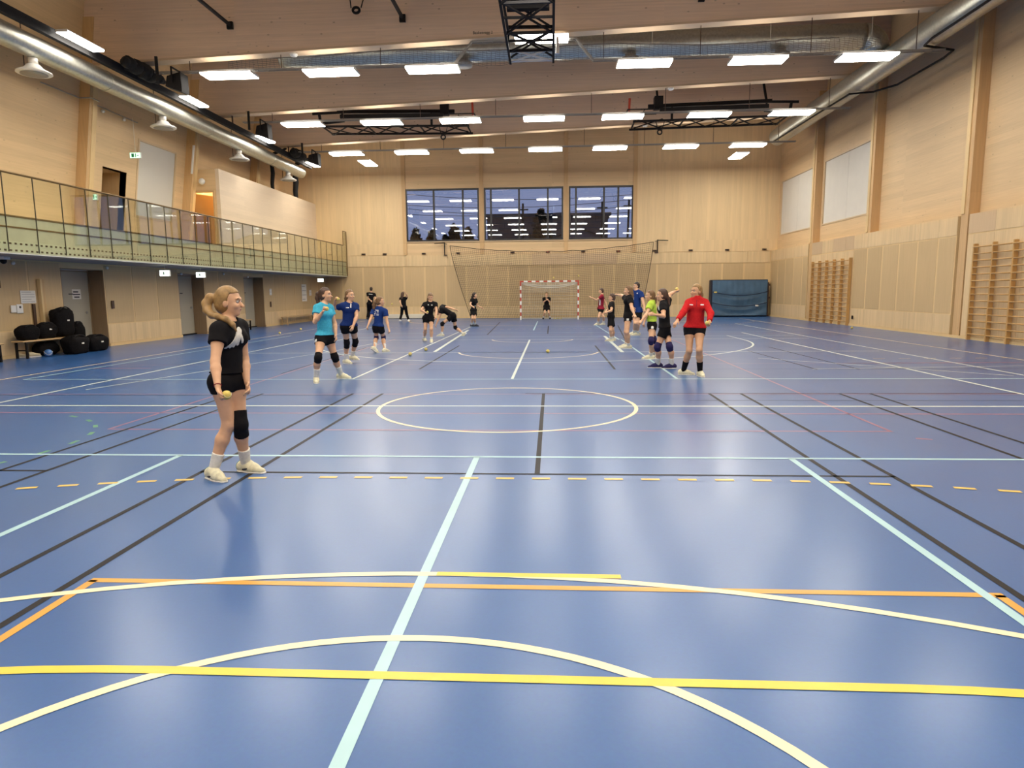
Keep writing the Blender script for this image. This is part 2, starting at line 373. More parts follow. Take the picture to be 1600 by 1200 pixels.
# rosy lines
ln(-5.1, 7.34, 3.66, 7.34, 'l_red', .045); ln(-5.1, 7.34, -5.16, 22, 'l_red', .04); ln(3.64, 7.34, 3.74, 24, 'l_red', .04)
ln(-13, 8.39, 12.2, 8.39, 'l_red', .05); ln(-13, 10.0, 12, 10.0, 'l_red', .04); ln(-10, 14.2, 11, 14.2, 'l_red', .03); ln(-10, 24, 11, 24, 'l_red', .04)
ln(6.0, 14.2, 9.6, 14.3, 'l_red', .06); ln(-9.8, 13.6, -8.4, 13.6, 'l_red', .06)
for i in range(9):
    a = math.radians(62-i*13); x, y = -7.2+2.2*math.cos(a), 6.6+2.0*math.sin(a)-.2
    ln(x, y, x+.17*math.sin(a), y-.17*math.cos(a), 'l_green', .05)
for i in range(8): ln(7.0+i*.55, 15.1+i*.02, 7.25+i*.55, 15.1+i*.02, 'l_dyellow', .035)
ln(3.72, 7.0, 3.86, 6.95, 'l_red', .05)
# ---- back wall
WIN = [(-8.40, -4.15), (-3.86, .65), (.97, 4.60)]; WZ = (4.42, 7.38)
mb = holed(lambda u, v, w: (u, YB+w, v), (-15.6, 12.95), (0, 11.7), [(a, b, *WZ) for a, b in WIN], .3)
wall_back = mb.build('wall_back', 'clt_x'); tag(wall_back, kind='structure')
for a, b in ((-15.4, -8.56), (4.78, XRU)): box('board_cladding', a, b, YB-.03, YB-.002, 3.66, 11.6, 'plank_v', wall_back)
box('backing_board', -13.3, XRU, YB-.02, YB-.001, .02, 3.64, 'batten', wall_back)
for x in (-8.48, -4.005, .81, 4.69): box('post', x-.11, x+.11, YB-.07, YB-.002, 3.66, 11.6, 'column', wall_back)
k = 0; x = -13.45
while x < 12.2:
    a, b = x+.055, min(x+1.215-.055, 12.28)
    if b-a > .2: box('wall_panel', max(a, -13.28), b, YB-.026, YB-.02, .70, 2.98, 'panel', wall_back)
    x += 1.215; k += 1
x = -13.28; k = 0
while x < 12.2:
    b = min(x+2.43, 12.28)
    box('wall_panel', x, b-.012, YB-.05, YB-.02, 3.02, 3.64, 'panel_pink' if k in (5, 6) else 'band', wall_back)
    box('wall_panel', x, b-.012, YB-.05, YB-.02, .09, .67, 'band', wall_back); x += 2.43; k += 1
bb = box('baseboard_back', -13.3, XRL, YB-.07, YB-.051, 0, .085, 'batten'); tag(bb, kind='structure')
for i, (a, b) in enumerate(WIN):
    w = empty('window_%d' % (i+1), ((a+b)/2, YB+.1, WZ[0]), kind='structure')
    f = MB(); t = .09
    f.box(a, b, YB+.0, YB+.16, WZ[0], WZ[0]+t); f.box(a, b, YB, YB+.16, WZ[1]-t, WZ[1]); f.box(a, a+t, YB, YB+.16, WZ[0]+t, WZ[1]-t); f.box(b-t, b, YB, YB+.16, WZ[0]+t, WZ[1]-t)
    f.build('window_frame', 'frame_b', w)
    mull = [[-6.76, -5.08], [-3.47, -1.86, -.22], [1.37, 2.95, 3.75]][i]
    ed = [a+t]+mull+[b-t]
    for q in mull: box('mullion', q-.05, q+.05, YB+.02, YB+.14, WZ[0]+t, WZ[1]-t, 'frame_b', w)
    for p, q in zip(ed[:-1], ed[1:]): box('pane', p+.03*(p != a+t), q-.03*(q != b-t), YB+.07, YB+.072, WZ[0]+t, WZ[1]-t, 'glass', w)
    box('window_sill', a-.05, b+.05, YB-.06, YB+.02, WZ[0]-.05, WZ[0], 'frame_w', w)
# ---- right wall
RW = [(34.1, 39.05), (28.15, 33.15)]; RZ = (4.45, 7.38)
mb = holed(lambda u, v, w: (XRU+w, u, v), (YF, YB), (0, 11.7), [(a, b, *RZ) for a, b in RW], .3)
wall_right = mb.build('wall_right', 'clt'); tag(wall_right, kind='structure')
for i, (a, b) in enumerate(RW):
    w = empty('window_%d' % (i+4), (XRU, (a+b)/2, RZ[0]), kind='structure')
    f = MB(); t = .06
    f.box(XRU-.02, XRU+.14, a, b, RZ[0], RZ[0]+t); f.box(XRU-.02, XRU+.14, a, b, RZ[1]-t, RZ[1]); f.box(XRU-.02, XRU+.14, a, a+t, RZ[0]+t, RZ[1]-t); f.box(XRU-.02, XRU+.14, b-t, b, RZ[0]+t, RZ[1]-t)
    f.build('window_frame', 'frame_w', w)
    n = 2 if i == 0 else 2
    for j in range(n):
        p, q = a+t+(b-a-2*t)*j/n, a+t+(b-a-2*t)*(j+1)/n
        box('blind', XRU+.03, XRU+.045, p+.008, q-.008, RZ[0]+t, RZ[1]-t, 'blind', w)
for i, y in enumerate(BEAMS):
    box('wall_column', XRL+.03, XRU, y-.2, y+.15, .0, roofz(12.4)+1.0, 'column', wall_right)
    # slender pale cover strip on the far edge of each column
    box('column_strip', XRL, XRL+.03, y-.02, y+.15, 3.7, roofz(12.4)+.9, 'batten', wall_right)
segs = [(33.78, YB-.05, True), (21.72, 28.80, True), (15.6, 16.3, True), (-6.9, 15.0, True), (28.8, 33.3, False), (16.3, 21.15, False)]
for a, b, pan in segs:
    box('backing_board', XRL+.02, XRU, a, b, .02, 3.66, 'batten', wall_right)
    y = b; k = 0
    while y > a+.05:
        c = max(y-1.22, a)
        if pan and y-c > .3: box('wall_panel', XRL+.014, XRL+.02, c+.05, y-.05, .72, 3.06, 'panel', wall_right)
        elif y-c > .1: box('wall_panel', XRL+.012, XRL+.02, c+.005, y-.005, .09, 3.06, 'band_y', wall_right)
        if y-c > .1:
            box('wall_panel', XRL+.010, XRL+.02, c+.004, y-.004, 3.10, 3.66, 'panel_pink' if (not pan and k % 3 != 1) else 'band_y', wall_right)
            if pan: box('wall_panel', XRL+.010, XRL+.02, c+.004, y-.004, .09, .69, 'band_y', wall_right)
        y = c; k += 1
bb = box('baseboard_right', XRL-.03, XRL-.012, YF, YB-.08, 0, .085, 'batten'); tag(bb, kind='structure')
# ---- left lower wall with door recesses
DOORS = [(17.77, 19.55), (23.57, 25.39), (28.75, 30.75)]
mb = holed(lambda u, v, w: (XL-w, u, v), (YF, YB), (0, 2.45), [(a, b, 0, 2.27) for a, b in DOORS], .5)
wall_left = mb.build('wall_left', 'batten'); tag(wall_left, kind='structure')
for a, b in DOORS:
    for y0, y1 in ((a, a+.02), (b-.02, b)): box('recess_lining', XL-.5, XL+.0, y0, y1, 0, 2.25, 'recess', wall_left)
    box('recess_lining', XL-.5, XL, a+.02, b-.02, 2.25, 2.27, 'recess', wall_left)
edges = [YF]+[q for d in DOORS for q in d]+[YB-.06]
for a, b in zip(edges[::2], edges[1::2]):
    n = max(1, round((b-a)/1.2)); st = (b-a)/n
    for i in range(n):
        y0, y1 = a+i*st, a+(i+1)*st
        box('wall_panel', XL, XL+.008, y0+.035, y1-.035, .68, 2.40, 'panel', wall_left)
        box('wall_panel', XL, XL+.012, y0+.004, y1-.004, .09, .65, 'band_y', wall_left)
    bb = box('baseboard_left', XL, XL+.04, a, b, 0, .085, 'batten'); tag(bb, kind='structure')
DL = ['paper sign', '', '']
for i, (a, b) in enumerate(DOORS):
    d = empty('door_%d' % (i+1), (XL-.45, (a+b)/2, 0), kind='structure')
    xl = XL-.46
    box('door_leaf', xl-.03, xl, a+.06, b-.06, .05, 2.2, 'door', d)
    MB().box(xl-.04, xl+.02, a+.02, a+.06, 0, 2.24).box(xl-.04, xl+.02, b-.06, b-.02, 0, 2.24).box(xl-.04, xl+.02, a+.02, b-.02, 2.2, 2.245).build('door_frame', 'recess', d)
    box('threshold', xl-.04, xl+.05, a+.02, b-.02, 0, .05, 'black', d)
    hy = b-.22 if i < 2 else a+.55
    MB().box(xl, xl+.012, hy-.03, hy+.03, .98, 1.2 if i == 2 else 1.06).tube([(xl+.01, hy, 1.03), (xl+.05, hy, 1.03), (xl+.05, hy-.12, 1.03)], .01, 6).build('door_handle', 'black' if i == 2 else 'steel_d', d)
    box('door_plate', xl, xl+.006, (a+b)/2-.02, (a+b)/2+.16, 1.55, 1.58, 'ink', d)
# ---- balcony
balc = MB().box(-15.3, -11.98, YF+.01, YB-.06, 2.451, 3.275).build('balcony', 'concrete'); tag(balc, 'pale concrete balcony slab along the left wall above the doors', 'balcony')
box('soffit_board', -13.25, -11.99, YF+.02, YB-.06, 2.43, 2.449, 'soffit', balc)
box('floor_edge_strip', -11.979, -11.965, YF+.02, YB-.06, 3.27, 3.31, 'strip', balc)
box('trim_strip', -11.979, -11.965, YF+.02, YB-.06, 3.03, 3.065, 'strip', balc)
box('lower_flange', -11.979, -11.94, YF+.02, YB-.06, 2.455, 2.475, 'white', balc)
box('fixing_band', -11.979, -11.955, YF+.02, YB-.06, 2.48, 2.735, plain('pale green fixing band', (.62, .62, .44, 1), .5), balc)
m = MB(); y = 6.0
while y < YB-.1:
    for z in (2.535, 2.685): m.box(-11.955, -11.945, y-.028, y+.028, z-.02, z+.02)
    y += .155
m.build('fixing_bolts', 'brown', balc, kind='stuff')
bal = empty('glass_balustrade', (-11.9, 22, 3.3), 'green tinted glass balustrade with slim handrail along the balcony front', 'balustrade')
PW = .888; y = YB-.12; 
pane = None
while y > 5.5:
    p = MB().box(-11.912, -11.9, y-PW+.008, y-.008, 2.50, 4.19)
    p.build('glass_pane', 'glass_g', bal)
    box('pane_joint', -11.915, -11.897, y-PW-.008, y-PW+.008, 2.50, 4.19, 'gap', bal)
    y -= PW
MB().tube([(-11.906, 5.5, 4.215), (-11.906, YB-.75, 4.215)], .024, 8).build('handrail', 'strip', bal, True)
MB().bar((-11.906, YB-.75, 4.2), (-11.906, YB-.75, 5.02), .03, .03).bar((-11.906, YB-.75, 5.02), (-11.906, YB-.1, 5.02), .03, .03).bar((-11.906, YB-.1, 2.5), (-11.906, YB-.1, 5.02), .03, .03).build('end_frame', 'strip', bal)
box('glass_pane', -11.912, -11.9, YB-.73, YB-.12, 4.2, 5.0, 'glass_g', bal)
# low step block on the balcony seen behind the glass at the near end
st = box('seating_step', -15.2, -14.2, YF+.01, 17.2, 3.28, 3.62, 'white_wood'); tag(st, 'low pale wooden seating step along the balcony wall', 'step')
# ---- tilted upper left wall
def tilt(u, v, w): return (-15.36+(v-3.28)*.148-w, u, v)
LH = [(22.5, 23.8, 3.3, 5.80), (24.35, 26.85, 4.35, 7.08)]
wl = holed(tilt, (YF, YB), (3.28, 11.7), LH, .25).build('wall_left_upper', 'clt'); tag(wl, kind='structure')
for y in BEAMS:
    q = [tilt(y-.2, 3.28, 0), tilt(y+.15, 3.28, 0), tilt(y+.15, 3.28, -.34), tilt(y-.2, 3.28, -.34), tilt(y-.2, 10, 0), tilt(y+.15, 10, 0), tilt(y+.15, 10, -.34), tilt(y-.2, 10, -.34)]
    MB().hexa(q).build('wall_column', 'column', wl)
    q = [tilt(y-.06, 3.28, -.34), tilt(y+.15, 3.28, -.34), tilt(y+.15, 3.28, -.355), tilt(y-.06, 3.28, -.355), tilt(y-.06, 9.6, -.34), tilt(y+.15, 9.6, -.34), tilt(y+.15, 9.6, -.355), tilt(y-.06, 9.6, -.355)]
    MB().hexa(q).build('column_strip', 'batten', wl)
w6 = empty('window_6', (-15.2, 25.6, 4.35), kind='structure')
def tq(a, b, c, d, w0, w1): return [tilt(a, c, w0), tilt(b, c, w0), tilt(b, c, w1), tilt(a, c, w1), tilt(a, d, w0), tilt(b, d, w0), tilt(b, d, w1), tilt(a, d, w1)]
# conduit on the tilted wall
cd = empty('wall_conduit', (-14.7, 23, 7.4), 'thin metal conduit with two small sensors high on the upper left wall', 'conduit')
MB().tube([tilt(19.6, 7.62, -.03), tilt(21.2, 7.62, -.03), tilt(21.22, 7.62, -.39), tilt(21.62, 7.62, -.39), tilt(21.66, 7.62, -.03), tilt(24.2, 7.58, -.03)], .018, 6).build('pipe', 'steel_d', cd, True)
for y in (22.3, 23.4): MB().sphere(tilt(y, 7.5, -.06), .06, 10).build('sensor', 'white', cd, True)
sb = MB().hexa(tq(27.32, 27.38, 6.35, 7.45, -.42, -.36)).build('wall_speaker_strip', 'white', None, origin=tilt(27.35, 6.35, -.4)); tag(sb, 'narrow white upright box on the column beside the upper blind', 'wall box')
MB().hexa(tq(24.43, 26.77, 4.42, 7.02, .02, .03)).build('blind', plain('grey white blind', (.60, .57, .51, 1), .75), w6)
MB().hexa(tq(24.35, 24.43, 4.35, 7.08, -.02, .1)).hexa(tq(26.77, 26.85, 4.35, 7.08, -.02, .1)).hexa(tq(24.43, 26.77, 4.35, 4.42, -.02, .1)).hexa(tq(24.43, 26.77, 7.02, 7.08, -.02, .1)).build('window_frame', 'frame_w', w6)
d4 = empty('door_4', (-15.6, 23.15, 3.3), kind='structure')
MB().box(-16.66, -16.6, 22.4, 23.9, 3.28, 5.85).build('door_leaf', 'column', d4)
for y0, y1, z0, z1 in ((22.44, 22.5, 3.28, 5.86), (23.8, 23.86, 3.28, 5.86), (22.5, 23.8, 5.80, 5.86)):
    q0, q1 = tilt(0, z0, .02)[0], tilt(0, z1, .02)[0]
    MB().hexa([(-16.6, y0, z0), (q0, y0, z0), (q0, y1, z0), (-16.6, y1, z0), (-16.6, y0, z1), (q1, y0, z1), (q1, y1, z1), (-16.6, y1, z1)]).build('recess_lining', 'column', d4)
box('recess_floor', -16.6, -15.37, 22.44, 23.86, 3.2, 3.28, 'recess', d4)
MB().box(-16.3, -15.45, 22.52, 22.57, 3.3, 5.3).build('open_door_leaf', 'black', d4)
# ---- whitewashed room box on the balcony with open lit doorway
bx = MB().box(-13.80, -13.65, 27.86, YB-.03, 3.28, 6.62).build('wall_room_side', 'white_wood'); tag(bx, kind='structure')
be = holed(lambda u, v, w: (u, 27.86+w, v), (-15.25, -13.80), (3.28, 6.60), [(-14.93, -13.92, 3.30, 5.72)], .15).build('wall_room_end', 'clt_x'); tag(be, kind='structure')
tp = box('ceiling_room', -15.05, -13.8, 28.01, YB-.03, 6.45, 6.55, 'white_wood'); tag(tp, kind='structure')
d5 = empty('door_5', (-14.4, 27.9, 3.3), kind='structure')
MB().box(-14.97, -14.91, 27.82, 28.03, 3.3, 5.76).box(-13.94, -13.88, 27.82, 28.03, 3.3, 5.76).box(-14.91, -13.94, 27.82, 28.03, 5.70, 5.76).build('door_frame', 'column', d5)
lf = MB().hexa([(-14.88, 28.06, 3.31), (-14.84, 28.04, 3.31), (-14.40, 28.75, 3.31), (-14.44, 28.78, 3.31), (-14.88, 28.06, 5.66), (-14.84, 28.04, 5.66), (-14.40, 28.75, 5.66), (-14.44, 28.78, 5.66)]).build('door_leaf', plain('warm brown door leaf', (.44, .24, .075, 1), .4), d5)
MB().tube([(-14.05, 28.1, 4.3), (-14.0, 28.02, 4.3), (-14.0, 28.02, 4.45), (-14.0, 28.02, 3.9)], .012, 6).build('door_handle', 'black', d5)
rw_ = box('wall_room_inner', -15.0, -13.82, 30.4, 30.5, 3.3, 6.44, 'white_wood'); tag(rw_, kind='structure')
cl = empty('corridor_lamp', (-14.3, 29.2, 6.42), 'warm round lamp glowing inside the open balcony doorway', 'lamp')
MB().lathe((-14.3, 29.2, 6.36), [(.1, .07), (.19, .06), (.19, .0)], 20).build('lamp_base', 'white', cl)
MB().lathe((-14.3, 29.2, 6.30), [(.02, -.02), (.13, .0), (.18, .06)], 20).build('lamp_shade', 'lamp_warm', cl)
# ---- front wall behind the camera, roof, beams
wf = box('wall_front', -15.6, 12.95, YF-.3, YF, 0, 11.7, 'clt_x'); tag(wf, kind='structure')
ce = MB().hexa([(-15.8, YF-.3, roofz(-15.8)+2.15), (12.95, YF-.3, roofz(12.95)+2.15), (12.95, YB+.3, roofz(12.95)+2.15), (-15.8, YB+.3, roofz(-15.8)+2.15),
                (-15.8, YF-.3, roofz(-15.8)+2.5), (12.95, YF-.3, roofz(12.95)+2.5), (12.95, YB+.3, roofz(12.95)+2.5), (-15.8, YB+.3, roofz(-15.8)+2.5)]).build('ceiling', 'roof'); tag(ce, kind='structure')
ORD = ['farthest deep glued timber roof beam, nearest the far windows', 'deep glued timber roof beam carrying the middle visible row of lamps',
       'nearest visible deep glued timber roof beam with small black lettering', 'deep timber roof beam just above the top of the picture', 'deep timber roof beam over the middle of the near hall',
       'deep timber roof beam above the camera', 'deep timber roof beam behind the camera']
for y, lb in zip(BEAMS, ORD):
    a, b = -14.75, XRU; r = empty('roof_beam', (-1, y, roofz(-1)), lb, 'beam', 'deep timber roof beams')
    MB().hexa([(a, y-.16, roofz(a)), (b, y-.16, roofz(b)), (b, y+.16, roofz(b)), (a, y+.16, roofz(a)), (a, y-.16, roofz(a)+2.14), (b, y-.16, roofz(b)+2.14), (b, y+.16, roofz(b)+2.14), (a, y+.16, roofz(a)+2.14)]).build('beam_body', 'beam', r)
    MB().hexa([(a, y-.20, roofz(a)-.01), (b, y-.20, roofz(b)-.01), (b, y+.20, roofz(b)-.01), (a, y+.20, roofz(a)-.01), (a, y-.20, roofz(a)+.055), (b, y-.20, roofz(b)+.055), (b, y+.20, roofz(b)+.055), (a, y+.20, roofz(a)+.055)]).build('bottom_lamella', wood('pale lamella', (.56, .41, .27, 1), 0, None, 1, 0, .05, .12) if 'pale lamella' not in bpy.data.materials else bpy.data.materials['pale lamella'], r)
def text(s, size, mat, parent, M4, depth=.002):
    cu = bpy.data.curves.new('lettering', 'FONT'); cu.body = s; cu.size = size; cu.extrude = depth; cu.align_x = 'CENTER'
    to = bpy.data.objects.new('lettering_tmp', cu); COL.objects.link(to)
    dg = bpy.context.evaluated_depsgraph_get(); me = bpy.data.meshes.new_from_object(to.evaluated_get(dg)); bpy.data.objects.remove(to)
    me.transform(M4); me.materials.clear(); me.materials.append(M[mat]); o = bpy.data.objects.new('lettering', me); COL.objects.link(o); o.parent = parent
    return o
bA = [o for o in bpy.data.objects if o.name.startswith('roof_beam') and abs(o.location.y-21.45) < .01][0]
text('Basketvegg 2', .115, 'ink', bA, Matrix.Translation((-1.05, -.163, .085+.0))@Matrix.Rotation(math.radians(90), 4, 'X'))
# ================================================================== LAMPS AND CEILING EQUIPMENT
LX = [-9.95, -6.75, -3.6, -.3, 2.76, 6.08, 9.2]
LZ0 = 8.20
colw = ['leftmost', 'second from the left', 'third from the left', 'middle', 'third from the right', 'second from the right', 'rightmost']
roww = {33.55: 'row nearest the far windows', 27.7: 'row in front of the folded hoops', 21.45: 'nearest visible hanging row'}
def lamp_proto():
    r = empty('ceiling_lamp', (0, 0, 0))
    MB().bbox(-.81, .81, -.32, .32, .012, .085, .012).build('housing', 'white', r)
    MB().add([(-.79, -.30, 0), (.79, -.30, 0), (.79, .30, 0), (-.79, .30, 0)], [(0, 3, 2, 1)]).add([(-.79, -.30, .01), (.79, -.30, .01), (.79, .30, .01), (-.79, .30, .01)], [(0, 1, 2, 3)]).build('diffuser', 'lamp', r)
    for q in (-.55, .5): MB().box(q, q+.05, -.02, .02, .085, .13).build('hanger', 'steel_d', r)
    MB().add([(-.7, -.24, .09), (.7, -.24, .09), (.7, .24, .09), (-.7, .24, .09)], [(0, 1, 2, 3)]).build('added_top_glow', 'fill_up', r)  # added glowing sheet facing up, lifts the dark roof beams
    for q in (-1, 1): MB().add([(-.79, q*.322, .018), (.79, q*.322, .018), (.79, q*.322, .052), (-.79, q*.322, .052)], [(0, 1, 2, 3)]).build('added_edge_glow', 'fill_side', r)  # added glowing strips on both long sides, brighten the beam faces
    return r
LP = lamp_proto(); first = [True]
OUTR = {15.3: 'row just above the top of the picture', 9.1: 'second row above the picture', 2.9: 'row above the camera', -3.2: 'row behind the camera'}
def place_lamp(x, y, z, rz, label, group, sc=(1, 1, 1)):
    o = LP if first[0] else copy_tree(LP); first[0] = False
    o.location = (x, y, z); o.rotation_euler = (0, 0, rz); o.scale = sc; o['_o'] = [x, y, z]; tag(o, label, 'lamp', group)
for y in BEAMS:
    for i, x in enumerate(LX):
        z = LZ0; lb = 'white lamp, %s in the %s' % (colw[i], roww[y] if y in roww else OUTR[y])
        if i == 3 and y == 21.45: z = 8.98; lb = 'rectangular white lamp raised behind the black lattice frame'
        place_lamp(x, y, z, 0, lb, 'hanging lamps in rows' if y in roww else 'lamps outside the picture')
for i, y in enumerate((36.0, 30.05, 24.1, 18.35, 12.2, 6.0, 0.)):
    lb = ['lengthwise white lamp beside the left duct, farthest of its line', 'lengthwise white lamp beside the left duct, second farthest of its line',
          'lengthwise white lamp beside the left duct, by the black curtain bundle', 'lengthwise white lamp beside the left duct, nearest at upper left'][i] if i < 4 else 'lengthwise white lamp along the left duct, %s' % ['beyond the upper left picture edge', 'above and left of the camera', 'left of and behind the camera'][i-4]
    place_lamp(-12.52, y, 8.2, math.pi/2, lb, 'lengthwise lamps along the left duct' if i < 4 else 'lamps outside the picture', (.9, .5, 1))
for x, lb in ((-9.6, 'lengthwise white lamp near the far wall, left of the windows'), (9.45, 'lengthwise white lamp near the far wall, right of the windows')):
    place_lamp(x, 36.0, 8.2, math.pi/2, lb, 'lengthwise lamps by the far wall')
# cable trays under each beam
def tray(y, label):
    z = LZ0+.16; r = empty('cable_tray', (0, y, z), label, 'cable tray', 'cable trays')
    path = [(-12.4, z), (-2.95, z), (-2.4, z+.62), (.72, z+.62), (1.25, z), (11.4, z)] if y == 21.45 else [(-12.4, z), (11.4, z)]
    for dy in (-.07, .07):
        m = MB()
        for (a, za), (b, zb) in zip(path[:-1], path[1:]): m.bar((a, y+dy, za), (b, y+dy, zb), .015, .05)
        m.build('side_rail', 'steel_d', r)
    m = MB()
    for (a, za), (b, zb) in zip(path[:-1], path[1:]):
        n = max(2, int(abs(b-a)/.3))
        for i in range(n): t = i/n; m.bar((a+(b-a)*t, y-.07, za+(zb-za)*t), (a+(b-a)*t, y+.07, za+(zb-za)*t), .02, .015)
    m.build('rungs', 'steel_d', r)
    for x in (-11.2, -8.3, -5.2, -2.2, 1.55, 4.4, 7.6, 10.6):
        zz = np.interp(x, [p[0] for p in path], [p[1] for p in path])
        MB().tube([(x, y, zz), (x, y, roofz(x)+.0)], .012, 6).build('hanging_rod', 'brown', r)
for y, l in zip(BEAMS, ['steel cable tray with the lamp row nearest the far windows', 'straight steel cable tray with the middle lamp row', 'steel cable tray bent upward around the black lattice frame'] + ['steel cable tray of the lamp '+OUTR[q] for q in (15.3, 9.1, 2.9, -3.2)]):
    tray(y, l)
# spiral ducts
def spiral(path, r, n=20, step=.16):
    m = MB(); pts = []
    for a, b in zip(path[:-1], path[1:]):
        a = np.array(a, float); b = np.array(b, float); k = max(2, int(np.linalg.norm(b-a)/step))
        for i in range(k): pts.append(a+(b-a)*i/k)
    pts.append(np.array(path[-1], float))
    rr = [r*(1.012 if i % 2 else 1) for i in range(len(pts))]
    m.tube(pts, rr, n); return m
dl = empty('ventilation_duct', (-13.3, 15, 7.85), 'long shiny spiral duct under the roof above the balcony', 'duct')
spiral([(-13.3, YF+.2, 7.86), (-13.3, 36.3, 7.86)], .285).build('duct_body', 'steel', dl, True)
MB().lathe((-13.3, 36.3, 7.86), [(.285, 0), (.26, .05), (.2, .07), (.01, .07)], 20, 1).build('end_cap', 'steel', dl, True)
for y in (-4, 2, 8, 14.6, 20.4, 26.4, 32.3):
    MB().lathe((-13.3, y, 7.86), [(.289, -.03), (.30, -.03), (.30, .03), (.289, .03)], 20, 1).build('duct_collar', 'steel', dl)
for i, y in enumerate((-1., 5.5, 11.6, 17.55, 23.4, 29.1, 34.5)):
    if i < 2: continue
    lb = ['cone air diffuser outside the picture under the left duct', 'white cone air diffuser under the left duct, nearest at upper left', 'white cone air diffuser under the left duct, second from the camera', 'white cone air diffuser under the left duct, third from the camera', 'white cone air diffuser under the left duct end, farthest'][i-2]
    o = empty('air_diffuser', (-13.3, y, 7.2), lb, 'diffuser', 'cone diffusers under the left duct')
    MB().lathe((-13.3, y, 7.2), [(.11, .370), (.11, .22)], 16).build('neck', 'white', o, True)
    MB().lathe((-13.3, y, 7.2), [(.12, .22), (.16, .2), (.22, .12), (.40, .03), (.41, .0), (.39, -.015)], 28).build('cone', 'white', o, True)
    MB().lathe((-13.3, y, 7.2), [(.30, -.018), (.31, -.022), (.31, -.03), (.05, -.03)], 24).build('inner_disc', 'steel_d', o, True)
    MB().tube([(-13.62, y+.1, 7.26), (-13.62, y+.1, 8.6)], .012, 6).build('support_rod', 'brown', o)
dr = empty('ventilation_duct', (11.2, 15, 9.0), 'long spiral duct running along the upper right wall', 'duct')
spiral([(11.2, YF+.2, 9.0), (11.2, 35.6, 9.0)], .40).build('duct_body', M['steel'], dr, True)
MB().lathe((11.2, 35.6, 9.0), [(.40, 0), (.37, .05), (.2, .07), (.01, .07)], 20, 1).build('end_cap', 'steel', dr, True)
for y in (15.4, 21.4, 27.6, 33.4): MB().tube([(11.2, y, 9.4), (11.2, y, roofz(11.2)+.02)], .014, 6).build('hanging_rod', 'black', dr)
dc = empty('ventilation_duct', (0, 24.5, 9.8), 'cross duct between two roof beams behind the grey net', 'duct')
pth = [(-9.5, 24.6, 9.85), (10.4, 24.6, 9.85)]
spiral(pth, .43).build('duct_body', 'steel', dc, True)
el = [(10.4+.45*math.sin(a), 24.6, 9.85-.45+.45*math.cos(a)) for a in np.linspace(0, math.pi/2, 7)]
MB().tube(el, .43, 20).build('elbow', 'steel', dc, True)
for x in (2.65, 7.6, -3.0):
    o = MB(); o.lathe((x, 24.2, 9.16), [(.30, 0), (.30, .12), (.17, .17), (.17, .3)], 20)
    q = o.build('air_diffuser', 'steel_d', None, True, origin=(x, 24.2, 9.32)); tag(q, {2.65: 'grey drum diffuser under the cross duct, right of the black lattice', 7.6: 'grey drum diffuser under the cross duct near its right elbow', -3.0: 'grey drum diffuser under the cross duct, left of the black lattice'}[x], 'diffuser', 'drum diffusers')
# grey hoisted net along the cross duct
m = MB(); xs = np.linspace(-11.0, 10.6, 150); zs = np.linspace(0, 1, 8)
def netp(x, t): return (x, 23.7+.06*math.sin(x*9+t*4), 9.52+.06*math.sin(x*.9)-t*(.42+.04*math.sin(x*2.3)))
for t in zs: m.tube([netp(x, t) for x in xs], .0075, 3, False)
for x in xs[::1]: m.tube([netp(x, t) for t in zs[::3]]+[netp(x, 1)], .006, 3, False)
o = empty('dividing_net', (0, 23.7, 9.5), 'grey dividing net hoisted in folds below the cross duct', 'net'); m.build('netting', 'net_g', o, kind='stuff')
MB().tube([netp(x, 0) for x in xs[::10]], .02, 6).build('top_rope', 'net_g', o)
for x in (-9, -5, -1.2, 3.3, 7.1, 10.3): MB().tube([(x, 23.7, 9.55), (x, 23.7, roofz(x)+2.1)], .01, 5).build('lift_cord', 'net_w', o)
# cables on the right duct
m = MB().tube([(10.75, 34.8, 8.62), (10.78, 28.5, 8.55), (10.85, 26.5, 8.55), (11.6, 26.3, 8.55), (11.95, 25.3, 8.5), (12.0, 22.6, 8.5), (11.9, 21.9, 8.5), (10.9, 21.6, 8.55), (10.8, 21.0, 8.55), (10.78, 10, 8.55)], .035, 6)
tag(m.build('cable_bundle', 'black'), 'black cable bundle looping along the underside of the right duct', 'cable')
# black curtain rail along the left duct, with bundles
cr = empty('curtain_rail', (-12.78, 15, 8.35), 'long black curtain rail beside the left duct', 'curtain rail')
MB().box(-12.92, -12.78, YF+.3, 36.6, 8.10, 8.33).build('rail_body', 'black_cloth', cr)
for y in BEAMS: MB().box(-12.87, -12.83, y-.03, y+.03, 8.33, roofz(-12.8)+.03).build('rail_bracket', 'brown', cr)
def bundle(y0, y1, x, z, lab):
    r = empty('curtain_bundle', (x, (y0+y1)/2, z), lab, 'curtain', 'gathered black curtains')
    m = MB(); n = 26; pts = []; rr = []
    for i in range(n):
        t = i/(n-1); pts.append((x+.05*math.sin(i*2.1), y0+(y1-y0)*t, z-.03*math.sin(i*1.3)-.1)); rr.append((.06+.17*math.sin(math.pi*min(1, .12+t*.85)))*(1+.16*math.sin(i*2.7)))
    m.tube(pts, rr, 10).build('gathered_cloth', 'black_cloth', r, True)
    return r
bundle(20.1, 22.2, -12.5, 8.42, 'black curtain gathered beside the nearest roof beam on the left')
bundle(33.1, 34.8, -12.5, 8.42, 'black curtain gathered beside the farthest roof beam on the left')
cs = empty('curtain_strip', (-12.7, 36.3, 6), 'two narrow black cloth strips hanging at the far left corner', 'curtain')
